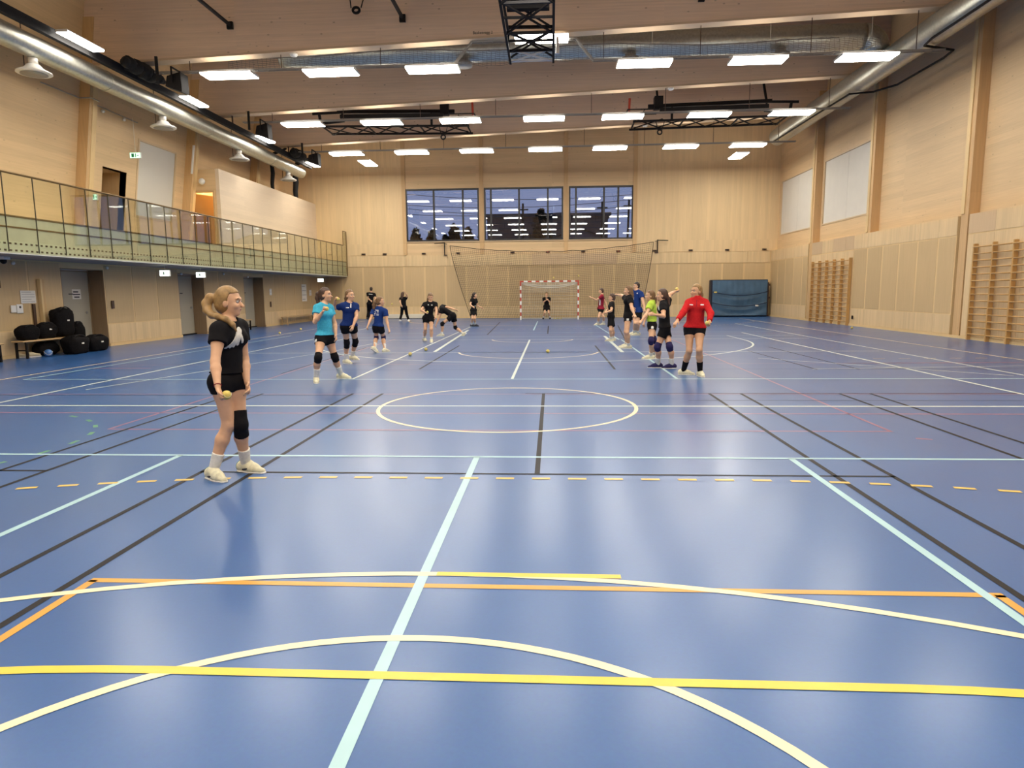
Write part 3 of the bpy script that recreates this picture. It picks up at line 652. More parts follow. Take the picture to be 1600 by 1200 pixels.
for x, y, w in ((-14.0, 34.2, .09), (-13.85, 36.9, .13)):
    MB().tube([(x+.9, y-.3, 8.62), (x+.15, y, 8.45), (x, y, 8.0), (x+.04, y, 7.5), (x-.02, y, 7.0), (x, y, 6.56)], [w*.6, w*.9, w, w*1.15, w, w*.9], 8).build('hanging_strip', 'black_cloth', cs, True)
# loudspeakers
for y, l in ((21.1, 'black wedge loudspeaker by the nearest left curtain bundle'), (27.4, 'black wedge loudspeaker at the left end of the middle lamp row'), (33.2, 'black wedge loudspeaker at the left end of the farthest lamp row')):
    r = empty('loudspeaker', (-11.5, y, 8.0), l, 'loudspeaker', 'wedge loudspeakers')
    MB().hexa([(-11.75, y-.15, 7.82), (-11.2, y-.22, 7.62), (-11.2, y+.22, 7.62), (-11.75, y+.15, 7.82), (-11.68, y-.15, 8.12), (-11.22, y-.22, 8.2), (-11.22, y+.22, 8.2), (-11.68, y+.15, 8.12)]).build('cabinet', 'black', r)
    MB().add([(-11.195, y-.19, 7.66), (-11.195, y+.19, 7.66), (-11.213, y+.19, 8.16), (-11.213, y-.19, 8.16)], [(0, 1, 2, 3)]).build('grille', 'black_cloth', r)
    MB().box(-11.5, -11.46, y-.26, y-.23, 7.9, 8.35).box(-11.5, -11.46, y+.23, y+.26, 7.9, 8.35).box(-11.5, -11.46, y-.26, y+.26, 8.32, 8.36).build('bracket', 'black', r)
    MB().box(-12.03, -11.95, y-.15, y-.1, 7.98, roofz(-12)+.02).build('strap', 'black_cloth', r)
# near lattice basket frame, folded flat
bf = empty('folded_basket_frame', (-.55, 17, 8), 'black lattice frame of a folded ceiling basketball goal, at the top of the picture', 'basket frame')
xa, xb = -1.15, .05
for x in (xa, xb):
    MB().bar((x, 12.5, 8.0), (x, 20.0, 7.88), .06, .06).build('lower_rail', 'black', bf)
    MB().bar((x, 12.5, 8.55), (x, 19.2, 8.35), .06, .06).build('upper_rail', 'black', bf)
def xbrace(y0, y1, z0, z1, mat='black'):
    MB().bar((xa, y0, z0), (xb, y1, z1), .04, .04).build('diagonal_brace', mat, bf); MB().bar((xb, y0, z0), (xa, y1, z1), .04, .04).build('diagonal_brace', mat, bf)
ys = [14.2, 16.1, 17.9, 19.15, 19.95]
for a, b in zip(ys[:-1], ys[1:]):
    xbrace(a, b, 7.97, 7.9, 'white' if a > 19 else 'black')
for y in ys: MB().bar((xa, y, 7.93), (xb, y, 7.93), .06, .06).build('cross_bar', 'white' if y > 19.5 else 'black', bf)
for a, b in ((15.2, 17.2), (17.2, 18.9)): xbrace(a, b, 8.5, 8.38)
xbrace(18.9, 19.9, 8.36, 8.0)
for y in (17.0, 18.5): MB().bar((xa, y, 7.96), (xb, y, 7.95), .05, .05).build('cross_bar', 'black', bf)
for y in (15.2, 17.2, 18.9): MB().bar((xa, y, 8.44), (xb, y, 8.42), .07, .07).build('cross_bar', 'black', bf)
MB().bar((xa-.35, 16.35, 8.3), (xb+.3, 16.35, 8.3), .12, .16).build('pivot_tube', 'black', bf)
MB().bar((xa+.1, 16.9, 8.2), (xb-.1, 16.9, 8.2), .2, .24).build('winch_box', 'black', bf)
for x in (xa, xb): MB().bar((x, 16.35, 8.3), (x, 15.35, roofz(x)+.1), .07, .07).build('drop_arm', 'black', bf); MB().bar((x, 19.0, 8.36), (x, 19.2, 7.9), .05, .05).build('strut', 'black', bf)
MB().tube([(xb+.12, 20.6, 8.3), (xb+.12, 20.6, 8.75)], [.06, .035], 8).build('motor', 'white', bf)
# tubes between beams
for x, z, l in ((-9.75, 9.62, 'leftmost'), (-4.45, 9.66, 'second from the left'), (4.35, 9.95, 'second from the right'), (9.55, 10.05, 'rightmost')):
    r = empty('brace_tube', (x, 18.3, z), 'black brace tube on the nearest roof beam, %s of four' % l, 'tube', 'black brace tubes')
    MB().tube([(x, 15.47, z), (x, 21.2, z)], .055, 10).build('tube', 'black', r, True); MB().box(x-.09, x+.09, 21.2, 21.285, z-.12, z+.09).build('end_plate', 'black', r)
# folded side baskets between far beams
def side_basket(s, cx, lab):
    r = empty('folded_basket_frame', (cx, 30.2, 8.8), lab, 'basket frame')
    X = lambda x: cx+s*x
    y0, y1 = 29.3, 30.7
    # long top tube and its arms
    MB().bar((X(-2.5), 30.0, 9.28), (X(2.6), 30.0, 9.18), .12, .14).build('main_tube', 'black', r)
    MB().bar((X(-2.2), 29.4, 8.93), (X(2.2), 29.4, 8.88), .1, .16).build('main_tube', 'black', r)
    for y in (y0, y1): MB().bar((X(-3.0), y, 8.52), (X(3.3), y, 8.42), .07, .08).build('lower_rail', 'black', r)
    n = 6
    for i in range(n):
        a, b = -2.9+i*1.0, -1.9+i*1.0
        MB().bar((X(a), y0, 8.5), (X(b), y1, 8.48), .04, .04).build('diagonal_brace', 'black', r); MB().bar((X(a), y1, 8.5), (X(b), y0, 8.48), .04, .04).build('diagonal_brace', 'black', r)
    for x in (-2.9, -1.0, 1.2, 3.2): MB().bar((X(x), y0, 8.48), (X(x), y1, 8.48), .05, .05).build('cross_bar', 'black', r)
    MB().box(min(X(2.0), X(2.35)), max(X(2.0), X(2.35)), 29.8, 30.2, 9.05, 9.55).build('winch_box', 'black', r)
    MB().bar((X(1.6), 30.0, 9.2), (X(1.6), 30.0, 8.6), .09, .09).build('strut', 'black', r)
    # ring frame with backboard edge
    MB().bar((X(2.2), 29.5, 8.95), (X(3.5), 29.5, 8.95), .04, .04).bar((X(2.2), 30.3, 8.95), (X(3.5), 30.3, 8.95), .04, .04).bar((X(3.5), 29.5, 8.95), (X(3.5), 30.3, 8.95), .04, .04).bar((X(2.8), 29.5, 8.95), (X(2.8), 30.3, 8.95), .03, .03).build('ring_frame', 'black', r)
    MB().tube([(X(3.4), 29.9, 8.98), (X(3.38), 29.9, 9.5)], .05, 8).build('red_buffer', 'red', r)
    MB().bar((X(-2.4), 30, 9.25), (X(-3.6), 30, 9.22), .05, .1).bar((X(-3.3), 30, 9.22), (X(-3.25), 30, 8.8), .1, .1).bar((X(-3.25), 30, 8.8), (X(-2.2), 30, 8.9), .08, .1).build('pivot_arm', 'black', r)
    for x in (-2.3, 2.18): MB().bar((X(x), 30, 9.2), (X(x), 31.4, roofz(X(x))+2.16), .08, .08).build('drop_arm', 'black', r)
    # pulley ring on straps
    MB().tube([(X(2.2)-.18, 29.3, 8.45), (X(2.2)-.06, 29.3, 8.02)], .018, 5).tube([(X(2.2)+.2, 29.3, 8.45), (X(2.2)+.08, 29.3, 8.02)], .014, 5).build('ring_strap', 'black', r)
    MB().tube([(X(2.2)+.09*math.cos(a), 29.3, 7.98+.09*math.sin(a)) for a in np.linspace(0, 2*math.pi, 13)], .032, 6, False).build('pulley_ring', 'black', r, True)
side_basket(1, -6.75, 'folded black basketball goal frame under the roof, left of centre')
side_basket(-1, 6.65, 'folded black basketball goal frame under the roof, right of centre')
r = empty('pulley_ring', (-5.75, 20.9, 9.75), 'small black pulley ring under the beam at the top edge', 'pulley')
MB().tube([(-5.75+.1*math.cos(a), 20.9, 9.78+.08*math.sin(a)) for a in np.linspace(0, 2*math.pi, 15)], .04, 6, False).build('ring', 'black', r, True)
MB().tube([(-5.9, 20.9, 9.85), (-6.0, 21.1, 10.4)], .018, 5).tube([(-5.6, 20.9, 9.85), (-5.5, 21.1, 10.4)], .018, 5).build('strap', 'black', r)
# round smoke sensors under beams
for x, y in ((4.6, 27.7), (4.4, 33.55), (-7.9, 21.45)):
    o = MB().lathe((x, y, roofz(x)-.08), [(.03, -.02), (.10, 0), (.12, .04), (.12, .075)], 16).build('smoke_sensor', 'white', None, True, origin=(x, y, roofz(x)-.08))
    tag(o, {4.6: 'small white round sensor on the middle roof beam', 4.4: 'small white round sensor on the farthest roof beam', -7.9: 'small white round sensor on the nearest visible roof beam'}[x], 'sensor', 'round sensors')
# ================================================================== SIGNS AND WALL FITTINGS
def exit_sign(x, y, z, along_x, hang, label, w=.34, lit='sign_lamp'):
    r = empty('exit_sign', (x, y, z), label, 'exit sign', 'exit signs')
    MB().bbox(x-w/2, x+w/2, y-.03, y+.03, z, z+.2, .008).build('sign_body', 'white', r)
    MB().box(x-w/2+.015, x+w/2-.015, y-.034, y-.031, z+.015, z+.185).build('sign_face', lit, r)
    if lit == 'sign': 
        MB().box(x-.13, x-.04, y-.037, y-.0345, z+.04, z+.16).box(x+.0, x+.03, y-.037, y-.0345, z+.04, z+.16).box(x+.06, x+.13, y-.037, y-.0345, z+.085, z+.11).build('pictogram', 'sign_g', r)
    else:
        MB().box(x-.05, x-.0, y-.037, y-.0345, z+.05, z+.15).box(x+.03, x+.10, y-.037, y-.0345, z+.09, z+.105).build('pictogram', plain('pale green print', (.45, .75, .5, 1), .6) if 'pale green print' not in bpy.data.materials else bpy.data.materials['pale green print'], r)
    if hang: MB().tube([(x, y, z+.2), (x, y, z+hang)], .008, 5).build('hanging_wire', 'net_w', r)
p = atX(257.5, 421, -12.3); exit_sign(p[0], p[1], 2.10, True, .33, 'lit exit sign hanging under the balcony, left of the pair')
p = atX(313.5, 424, -12.3); exit_sign(p[0], p[1], 2.10, True, .33, 'lit exit sign hanging under the balcony, right of the pair')
p = atX(501, 434, -12.6); exit_sign(p[0], min(p[1], 38.6), 2.12, True, .31, 'lit exit sign under the far end of the balcony')
p = atX(212, 243, -14.3); exit_sign(p[0], p[1], p[2]-.1, True, 1.35, 'green exit sign hanging on a wire left of the upper blind', .40, 'sign')
p = atX(147, 308, -14.95); exit_sign(p[0], p[1], p[2]-.1, True, 0, 'small green exit sign beside the dark balcony doorway', .26, 'sign')
p = atX(318, 280, -14.3)
o = MB().sphere((-14.3, 27.70, 6.10), .13, 16, (1, .8, 1)).build('wall_globe', 'white', None, True, origin=(-14.3, 27.70, 6.10)); tag(o, 'round white globe above the lit balcony doorway', 'globe lamp')
def paper(x, y0, y1, z0, z1, label, lines, parent=None, n=5):
    r = empty('notice', (x, (y0+y1)/2, z0), label, 'notice')
    MB().box(x, x+.004, y0, y1, z0, z1).build('sheet', 'paper', r)
    m = MB(); h = (z1-z0)
    for i in range(n):
        z = z1-h*(.12+.76*i/(n-1)); e = y0+(y1-y0)*(.92 if i % 3 else .7)
        m.box(x+.004, x+.0055, y0+(y1-y0)*.08, e, z-h*.02, z+h*.02)
    m.build('printed_lines', plain('grey print', (.36, .35, .33, 1), .8) if 'grey print' not in bpy.data.materials else bpy.data.materials['grey print'], r)
paper(XL+.021, 16.28, 16.78, 1.34, 1.66, 'white printed notice on the left wall above the bags', 5)
r = empty('notice', (XL-.45, 18.9, 1.4), 'white paper sign taped on the nearest grey door', 'notice')
box('sheet', XL-.459, XL-.455, 18.78, 19.14, 1.42, 1.70, 'paper', r)
m = MB()
for i, (a, b) in enumerate(((.12, .7), (.08, .9), (.2, .8))): m.box(XL-.455, XL-.453, 18.78+.36*a, 18.78+.36*b, 1.63-.075*i-.02, 1.63-.075*i+.015)
m.build('printed_lines', 'ink', r)
paper(XL+.021, 35.5, 36.2, 1.1, 2.0, 'tall white poster on the left wall near the far corner', 3, n=4)
paper(XL+.021, 36.6, 36.95, 1.4, 1.7, 'small white notice right of the tall poster near the far corner', 3, n=3)
paper(XL+.021, 31.35, 31.6, 1.45, 1.75, 'small white notice beside the farthest grey door', 3, n=3)
r = empty('switch_panel', (XL, 16.15, 1.1), 'white switch plate with two boxes above the bench bags', 'switch')
MB().bbox(XL+.021, XL+.05, 15.92, 16.08, 1.12, 1.30, .008).build('switch_box', 'white', r); MB().bbox(XL+.021, XL+.05, 16.10, 16.30, 1.10, 1.32, .008).build('switch_box', 'white', r); MB().lathe((XL+.05, 16.2, 1.25), [(.03, 0), (.025, .01)], 12, 0).build('dial', 'ink', r)
for y0, z0, z1, l in ((19.82, 1.12, 1.36, 'small dark brown plate right of the nearest grey door'), (25.62, 1.08, 1.36, 'small dark brown plate right of the second grey door'), (31.4, .9, 1.15, 'small dark brown plate right of the farthest grey door'), (15.62, 1.72, 1.9, 'small dark brown box high above the bags at the left edge')):
    o = MB().bbox(XL+.021, XL+.05, y0-.06, y0+.06, z0, z1, .006).build('wall_plate', 'brown', None, origin=(XL+.03, y0, z0)); tag(o, l, 'wall plate', 'brown wall plates')
o = MB().box(XL+.021, XL+.06, 16.62, 16.70, .72, 1.32).build('wall_strip', 'brown', None, origin=(XL+.03, 16.66, .72)); tag(o, 'short dark brown vertical strip below the printed notice', 'strip')
r = empty('roller_post', (XL+.06, 16.9, .5), 'tall pale upright post on the left wall behind the bags', 'post')
MB().box(XL+.021, XL+.12, 16.86, 16.92, .5, 1.95).build('post_face', 'batten', r); MB().box(XL+.021, XL+.10, 16.92, 17.02, .5, 1.95).build('post_side', 'column', r)
r = empty('wall_camera', (XL+.3, 15.5, 2.2), 'small black camera dome under the balcony at the left edge', 'camera')
p = atX(5, 405, -12.6); r.location = p; r['_o'] = list(map(float, p))
MB().bbox(p[0]-.1, p[0]+.1, p[1]-.1, p[1]+.1, 2.36, 2.43, .01).build('mount', 'white', r); MB().sphere((p[0], p[1], 2.33), .07, 12).build('dome', 'black', r, True)
k = 0
for px, py, X in ((20, 411, XL+.03), (167, 419, XL+.03), (283, 428, XL+.03), (349, 428, XL+.03), (387, 433, XL+.03)):
    p = atX(px, py, X)
    if 2.3 < p[2] < 2.42: p[2] = 2.33
    o = MB().lathe((XL+.02, p[1], p[2]), [(.045, 0), (.045, .03), (.03, .05)], 12, 0).build('round_sensor', 'white', None, True, origin=(XL+.02, p[1], p[2]))
    tag(o, ['small white round sensor above the bags near the left edge', 'small white round sensor right of the nearest grey door', 'small white round sensor left of the second grey door', 'small white round sensor between second and farthest grey doors', 'small white round sensor by the farthest grey door'][k], 'sensor', 'round wall sensors'); k += 1
# wall hooks along the far wall
for i, px in enumerate((568, 601, 662, 716, 801, 856, 911, 966, 1023, 1079, 1136, 1194)):
    p = atY(px, 397, YB-.08); x = p[0]
    r = empty('wall_hook', (x, YB-.1, 3.72), 'small brown wall bracket above the far panels, number %s from the left' % ['one', 'two', 'three', 'four', 'five', 'six', 'seven', 'eight', 'nine', 'ten', 'eleven', 'twelve'][i], 'bracket', 'small brown brackets on the far wall')
    MB().bbox(x-.11, x+.11, YB-.13, YB-.031, 3.70, 3.78, .008).build('bracket_body', 'brown', r); MB().box(x-.05, x+.05, YB-.15, YB-.13, 3.72, 3.75).build('clip', 'red' if i in (5, 7) else 'black', r)
# ================================================================== GOAL, NETS, MAT
g = empty('handball_goal', (GX, GY1, 0), 'handball goal with red and white striped posts and white net', 'goal')
xs_ = (GX-1.54, GX+1.54)
def stripes(a, b, n, side):
    a = np.array(a, float); b = np.array(b, float)
    for i in range(n):
        p, q = a+(b-a)*i/n, a+(b-a)*(i+1)/n
        MB().bar(p, q, .08, .08).build('post_stripe' if side else 'bar_stripe', 'red' if (i % 2 == (n-1) % 2) else 'white', g)
for x in xs_: stripes((x, GY1, 0), (x, GY1, 2.0), 10, True); 
stripes((xs_[0]-.04, GY1, 2.04), (xs_[1]+.04, GY1, 2.04), 15, False)
for x in xs_:
    MB().tube([(x, GY1+.04, 2.02), (x, GY1+.55, 1.95), (x, GY1+.9, 1.5), (x, GY1+1.05, .05)], .02, 8).build('net_support', 'white', g, True)
    MB().tube([(x, GY1+.04, .03), (x, GY1+1.05, .03)], .022, 8).build('ground_bar', 'white', g, True)
MB().tube([(xs_[0], GY1+1.05, .03), (xs_[1], GY1+1.05, .03)], .022, 8).build('ground_bar', 'white', g, True)
m = MB(); nn = 30
def gnp(u, v):   # back net
    x = xs_[0]+(xs_[1]-xs_[0])*u; s = 1-(2*u-1)**2
    P = [(GY1+.05, 2.0), (GY1+.55, 1.93-.16*s), (GY1+.85, 1.45), (GY1+1.0, .06)]; t = v*3; i = min(2, int(t)); f = t-i
    return (x, P[i][0]+(P[i+1][0]-P[i][0])*f, P[i][1]+(P[i+1][1]-P[i][1])*f)
for i in range(nn+1): m.tube([gnp(i/nn, v) for v in np.linspace(0, 1, 13)], .006, 3, False)
for j in range(1, 25): m.tube([gnp(u, j/24) for u in np.linspace(0, 1, 13)], .006, 3, False)
for x in xs_:
    for j in range(1, 10): z = 2.0*j/10; m.tube([(x, GY1+.04, z), (x, GY1+(.95 if z < 1.5 else .6), z)], .006, 3, False)
    for j in range(1, 9): y = GY1+j*.11; m.tube([(x, y, .03), (x, y, 1.95 if y < GY1+.55 else 1.5)], .006, 3, False)
m.build('goal_net', 'net_w', g, kind='stuff')
m = MB()
for z0, sg in ((1.97, .17), (1.93, .23)): m.tube([(GX+u*1.5, GY1+.12, z0-sg*(1-u*u)) for u in np.linspace(-1, 1, 17)], .03, 6)
m.build('gathered_net_edge', 'net_w', g, True)
# tall ball-stop net
sn = empty('ball_stop_net', (GX, 38.6, 0), 'tall dark ball-stop net hanging behind the handball goal', 'net')
tl, tr = atY(703, 384, 38.5), atY(1021, 378, 38.5); bl = atY(736, 487, 38.5); br = atY(1000, 487, 38.5)
def sp(u, v):   # u across, v down
    s = 1-(2*u-1)**2
    top = tl+(tr-tl)*u; top[2] -= .42*s*(1+.06*math.sin(u*60)); bot = bl+(br-bl)*u; bot[2] = .015
    e = v**1.25 if True else v
    q = np.array([top[0]+(bot[0]-top[0])*e, 38.5+.15*math.sin(u*17+v*3)*v+.2*v*0, top[2]+(bot[2]-top[2])*v]); return q
m = MB(); nu, nv = 100, 38
for i in range(nu+1): m.tube([sp(i/nu, v) for v in np.linspace(0, 1, 9)], .0055, 3, False)
for j in range(1, nv+1): m.tube([sp(u, j/nv) for u in np.linspace(0, 1, 26)], .0055, 3, False)
m.build('netting', 'net_b', sn, kind='stuff')
MB().tube([sp(u, 0) for u in np.linspace(0, 1, 60)], .018, 5).build('top_rope', 'net_b', sn, True)
for u in (0, 1): MB().tube([sp(u, v) for v in np.linspace(0, 1, 14)], .018, 5).build('edge_rope', 'net_b', sn, True)
for px, s, l in ((695, -1, 'left'), (1027, 1, 'right')):
    x = atY(px, 395, YB-.05)[0]; r = empty('net_bracket', (x, YB-.05, 3.7), 'dark steel swing bracket on the far wall, %s of the stop net' % l, 'bracket', 'swing brackets')
    MB().bar((x, YB-.1, 3.62), (x, YB-.1, 4.35), .05, .05).build('upright', 'black', r); MB().bar((x, YB-.1, 4.32), (x+s*.55, YB-.35, 4.28), .04, .04).build('arm', 'black', r)
    MB().bar((x, YB-.1, 4.28), (x-s*.25, 38.52, 4.2), .03, .03).build('arm', 'black', r); MB().box(x-.14*(1 if s > 0 else .3), x+.14*(.3 if s > 0 else 1), YB-.13, YB-.031, 3.6, 3.66).build('foot_plate', 'brown', r)
# thick blue mat leaning on the far wall
mt = empty('crash_mat', (10.5, 39.0, 0), 'thick blue crash mat standing against the far wall by the right corner', 'mat')
x0, x1 = 8.92, 12.05; NX, NZ = 40, 28; V = []; Fc = []
for j in range(NZ+1):
    for i in range(NX+1):
        u, v = i/NX, j/NZ; x = x0+.06+(x1-x0-.12)*u; z = .07+1.95*v
        s = 1-(2*u-1)**2; sag = 0.
        for c, amp in ((.62, .05), (.34, .06), (.12, .05)):
            q = v-(c-.17*s); sag += amp*math.exp(-(q/.05)**2)*(.4+.6*s)-.7*amp*math.exp(-((q-.09)/.06)**2)*s
        sag += .012*math.sin(u*37+v*9)*(1-v)+.01*math.sin(u*61)
        V.append((x, 38.70-sag*.8+.02*v, z))
for j in range(NZ):
    for i in range(NX): a = j*(NX+1)+i; Fc.append((a, a+1, a+NX+2, a+NX+1))
MB().add(V, Fc).build('front_cover', 'mat', mt, True)
MB().bbox(x0, x1, 38.84, 39.3, 0, 2.06, .03).build('mat_body', 'mat_d', mt)
for zc in (1.28, .68):
    MB().tube([(x0+.05+(x1-x0-.1)*u, 38.62, zc-.17*2*(1-(2*u-1)**2)*.62+.12) for u in np.linspace(0, 1, 15)], .025, 6).build('strap', 'strap', mt, True)
for u, z, n in ((.06, 1.36, 'ball_y'), (.80, .60, 'paper')): MB().bbox(x0+3.1*u-.07, x0+3.1*u+.09, 38.55, 38.60, z-.03, z+.05, .01).build('strap_label', n, mt)
MB().box(12.08, 12.15, 38.95, 39.2, 0, 1.9).box(12.06, 12.2, 38.9, 39.0, 1.7, 1.82).box(12.06, 12.2, 38.9, 39.0, 1.0, 1.1).build('trolley_frame', 'brown', mt)
# ================================================================== WALL BARS, BENCHES, BAGS
a, b = atY(606, 490, 39.2), atY(663, 490, 39.2)
lbx = empty('low_board', ((a[0]+b[0])/2, 39.15, 0), 'low cream coloured board lying along the far wall base', 'board')
MB().bbox(a[0], b[0], 39.1, 39.3, .0, .26, .01).build('board_body', 'net_w', lbx); MB().box(a[0], b[0], 39.09, 39.1, .0, .03).build('foot_strip', 'ink', lbx)
def wall_bars(y0, n, bay, label, ztop):
    r = empty('wall_bars', (XRL-.1, y0-n*bay/2, 0), label, 'wall bars', 'wooden wall bars')
    me = None
    for i in range(n+1):
        y = y0-i*bay; box('upright', XRL-.13, XRL-.012, y-.025, y+.025, .0, ztop+(.05), 'bars', r)
    for i in range(n):
        ya, yb = y0-(i+1)*bay+.03, y0-i*bay-.03
        for j in range(14):
            z = .17+(ztop-.22)*j/13; x = XRL-.115 if j < 13 else XRL-.15
            if me is None: me = MB().tube([(0, 0, 0), (0, bay-.06, 0)], .021, 8).build('rung', 'bars', r, True, origin=(0, 0, 0)); o = me
            else: o = me.copy(); COL.objects.link(o); o.parent = r
            o.location = (x-r.location.x, ya-r.location.y, z-r.location.z)
    return r
wall_bars(32.9, 5, .81, 'far set of wooden wall bars on the right wall', 2.72)
wall_bars(20.6, 6, .86, 'near set of wooden wall bars at the right edge', 2.72)
o = MB().bbox(XRL-.03, XRL-.011, 28.45, 28.57, .28, .42, .005).build('socket_plate', 'black', None, origin=(XRL-.02, 28.5, .28)); tag(o, 'small black socket plate beside the far wall bars', 'socket')
def bench(x, y0, y1, label, h=.44, leg='black'):
    r = empty('bench', (x, (y0+y1)/2, 0), label, 'bench', 'low wooden benches')
    MB().bbox(x-.16, x+.16, y0, y1, h-.04, h, .01).build('seat', 'bench', r)
    for y in (y0+.12, y1-.12):
        MB().bar((x-.13, y, 0), (x-.13, y, h-.04), .045, .045).build('leg', leg, r); MB().bar((x+.13, y, 0), (x+.13, y, h-.04), .045, .045).build('leg', leg, r)
        MB().bar((x-.13, y, .2), (x+.13, y, .2), .03, .03).build('stretcher', leg, r)
bench(-12.95, 15.62, 17.55, 'low wooden bench loaded with black bags by the left wall')
bench(-12.95, 13.0, 15.05, 'low wooden bench cut by the left edge of the picture')
bench(-13.0, 27.05, 28.35, 'low wooden bench behind the girl in the black shirt, by the grey door')
bench(-13.0, 32.2, 36.6, 'long low wooden bench by the left wall near the far corner', .40, 'bench')
def bag(name, c, rad, label, cat='bag', seed=0, n=26, mat='bag'):
    rg = random.Random(seed); r = empty(name, (c[0], c[1], c[2]-rad[2]), label, cat, 'black sports bags on and under the bench')
    m = MB(); P = []; N = n
    ph = [rg.random()*6 for _ in range(4)]
    for i in range(N//2+1):
        t = math.pi*i/(N//2)
        for k in range(N):
            a = 2*math.pi*k/N; ca, sa, ct, st_ = math.cos(a), math.sin(a), -math.cos(t), math.sin(t)
            e = .62; f = lambda q: math.copysign(abs(q)**e, q)
            w = 1+.06*math.sin(3*a+ph[0])+.05*math.sin(5*t+ph[1])+.03*math.sin(7*a+4*t+ph[2])
            P.append((c[0]+rad[0]*f(ca)*f(st_)*w, c[1]+rad[1]*f(sa)*f(st_)*w, max(c[2]-rad[2]*.98, c[2]+rad[2]*f(ct)*w)))
    Fc = [(i*N+k, i*N+(k+1) % N, (i+1)*N+(k+1) % N, (i+1)*N+k) for i in range(N//2) for k in range(N)]
    m.add(P, Fc).build('bag_body', mat, r, True)
    ys_ = np.linspace(-.6, .6, 9)
    MB().tube([(c[0]+rad[0]*.55, c[1]+rad[1]*q, c[2]+rad[2]*(.85+.45*(1-(q/.6)**2)*.5)) for q in ys_], .016, 6).build('handle', 'black', r, True)
    MB().box(c[0]+rad[0]*.86, c[0]+rad[0]*1.03, c[1]-.05, c[1]+.03, c[2]+rad[2]*.1, c[2]+rad[2]*.1+.035).build('logo_patch', 'paper', r)
    return r
bag('sports_bag', (-12.95, 15.98, .62), (.16, .30, .18), 'flat black sports bag on the bench, leftmost of the pile', seed=1)
bag('sports_bag', (-12.98, 16.62, .64), (.15, .28, .20), 'black bag in the middle on the bench', seed=2)
bag('sports_bag', (-12.95, 17.22, .82), (.17, .34, .38), 'tall rounded black backpack standing on the bench', seed=3)
bag('sports_bag', (-13.06, 16.70, .17), (.16, .36, .17), 'black bag with white marks under the bench', seed=4)
bag('sports_bag', (-12.54, 17.06, .24), (.22, .36, .24), 'black duffel bag on the floor in front of the bench end', seed=5)
bag('sports_bag', (-12.60, 17.92, .22), (.22, .36, .22), 'slumped black bag lying before the grey door', seed=6)
bag('sports_bag', (-12.95, 17.72, .5), (.16, .2, .30), 'narrow black bag leaning at the bench end', seed=8)
def ball(c, r, mat, label, group=None, cat='ball', patch=False):
    e = empty('ball', (c[0], c[1], c[2]-r), label, cat, group)
    MB().sphere(c, r, 16).build('ball_shell', mat, e, True)
    m = MB()   # seam
    m.tube([(c[0]+r*math.cos(a)*math.cos(.35*math.sin(2*a)), c[1]+r*math.sin(a)*math.cos(.35*math.sin(2*a)), c[2]+r*math.sin(.45*math.sin(2*a))) for a in np.linspace(0, 2*math.pi, 25)], r*.045, 4, False).build('seam', 'net_w' if mat != 'ball_br' else 'ink', e)
    return e
p = atZ(66, 557.5); ball((p[0]+.17, p[1]+.0, .095), .095, 'ball_b', 'blue ball on the floor below the black bags')
p = atZ(20, 558); ball((p[0]-.1, p[1], .10), .10, 'ball_br', 'dark brown ball under the bench at the left edge')
fl = [(437, 522, 'left of the group, beside the cream sideline'), (470, 516, 'on the cream sideline toward the far left'), (641, 556, 'left of two near the walking girl'), (665.5, 548.5, 'right of two near the walking girl'), (856, 551.5, 'alone in the middle of the court'), (1331, 514, 'by the right wall near the wall bars')]
for px, py, l in fl:
    p = atZ(px, py); ball((p[0], p[1], .045), .045, 'ball_y', 'yellow ball on floor, '+l, 'small yellow balls')
for px, l in ((866, 'left'), (869.5, 'middle left'), (873, 'middle right'), (876.5, 'right')):
    p = atY(px, 497, GY1+.35); ball((p[0], p[1], .04), .04, 'ball_y', 'small yellow ball in the goal mouth, %s of four' % l, 'small yellow balls')
for px, py, Y, l in ((612.5, 475, 34.0, 'in the air right of the girl seen from behind'), (865, 434, 37.5, 'in the air above the goal crossbar, left one'), (904, 431, 37.5, 'in the air above the goal corner, right one')):
    p = atY(px, py, Y); ball((p[0], p[1], p[2]), .05, 'ball_y', 'small pale ball '+l, 'balls in the air')
def floor_shoe(x, y, ang, label, mat):
    e = empty('shoe', (x, y, 0), label, 'shoe', 'loose shoes by the bags'); c, s = math.cos(ang), math.sin(ang)
    T = lambda a, b, z: (x+a*c-b*s, y+a*s+b*c, z)
    rings = [(-.13, .035, .10), (-.10, .042, .11), (-.03, .042, .10), (.04, .045, .07), (.10, .045, .055), (.14, .03, .045)]
    V = []; n = 10
    for a, w, h in rings:
        for k in range(n): t = math.pi*2*k/n; V.append(T(a, w*math.cos(t), .025+max(0, h/2+h/2*math.sin(t))))
    Fc = [(i*n+k, i*n+(k+1) % n, (i+1)*n+(k+1) % n, (i+1)*n+k) for i in range(5) for k in range(n)]+[tuple(range(n-1, -1, -1)), tuple(range(5*n, 6*n))]
    MB().add(V, Fc).build('upper', mat, e, True)
    MB().hexa([T(-.135, -.04, 0), T(.145, -.035, 0), T(.145, .035, 0), T(-.135, .04, 0), T(-.135, -.045, .028), T(.15, -.035, .028), T(.15, .035, .028), T(-.135, .045, .028)]).build('sole', 'paper', e)
M['shoe_c'] = plain('cream shoe', (.66, .56, .36, 1), .6, 0, .1, 30)
p = atZ(50, 557); floor_shoe(p[0]+.16, p[1]-.12, 1.2, 'cream trainer under the bench, left of the blue ball', 'shoe_c')
p = atZ(44, 558); floor_shoe(p[0]-.1, p[1]-.12, .9, 'second cream trainer further under the bench', 'shoe_c')
p = atZ(108, 549); floor_shoe(p[0]+.22, p[1], -.6, 'small cream shoe in front of the duffel bags', 'shoe_c')
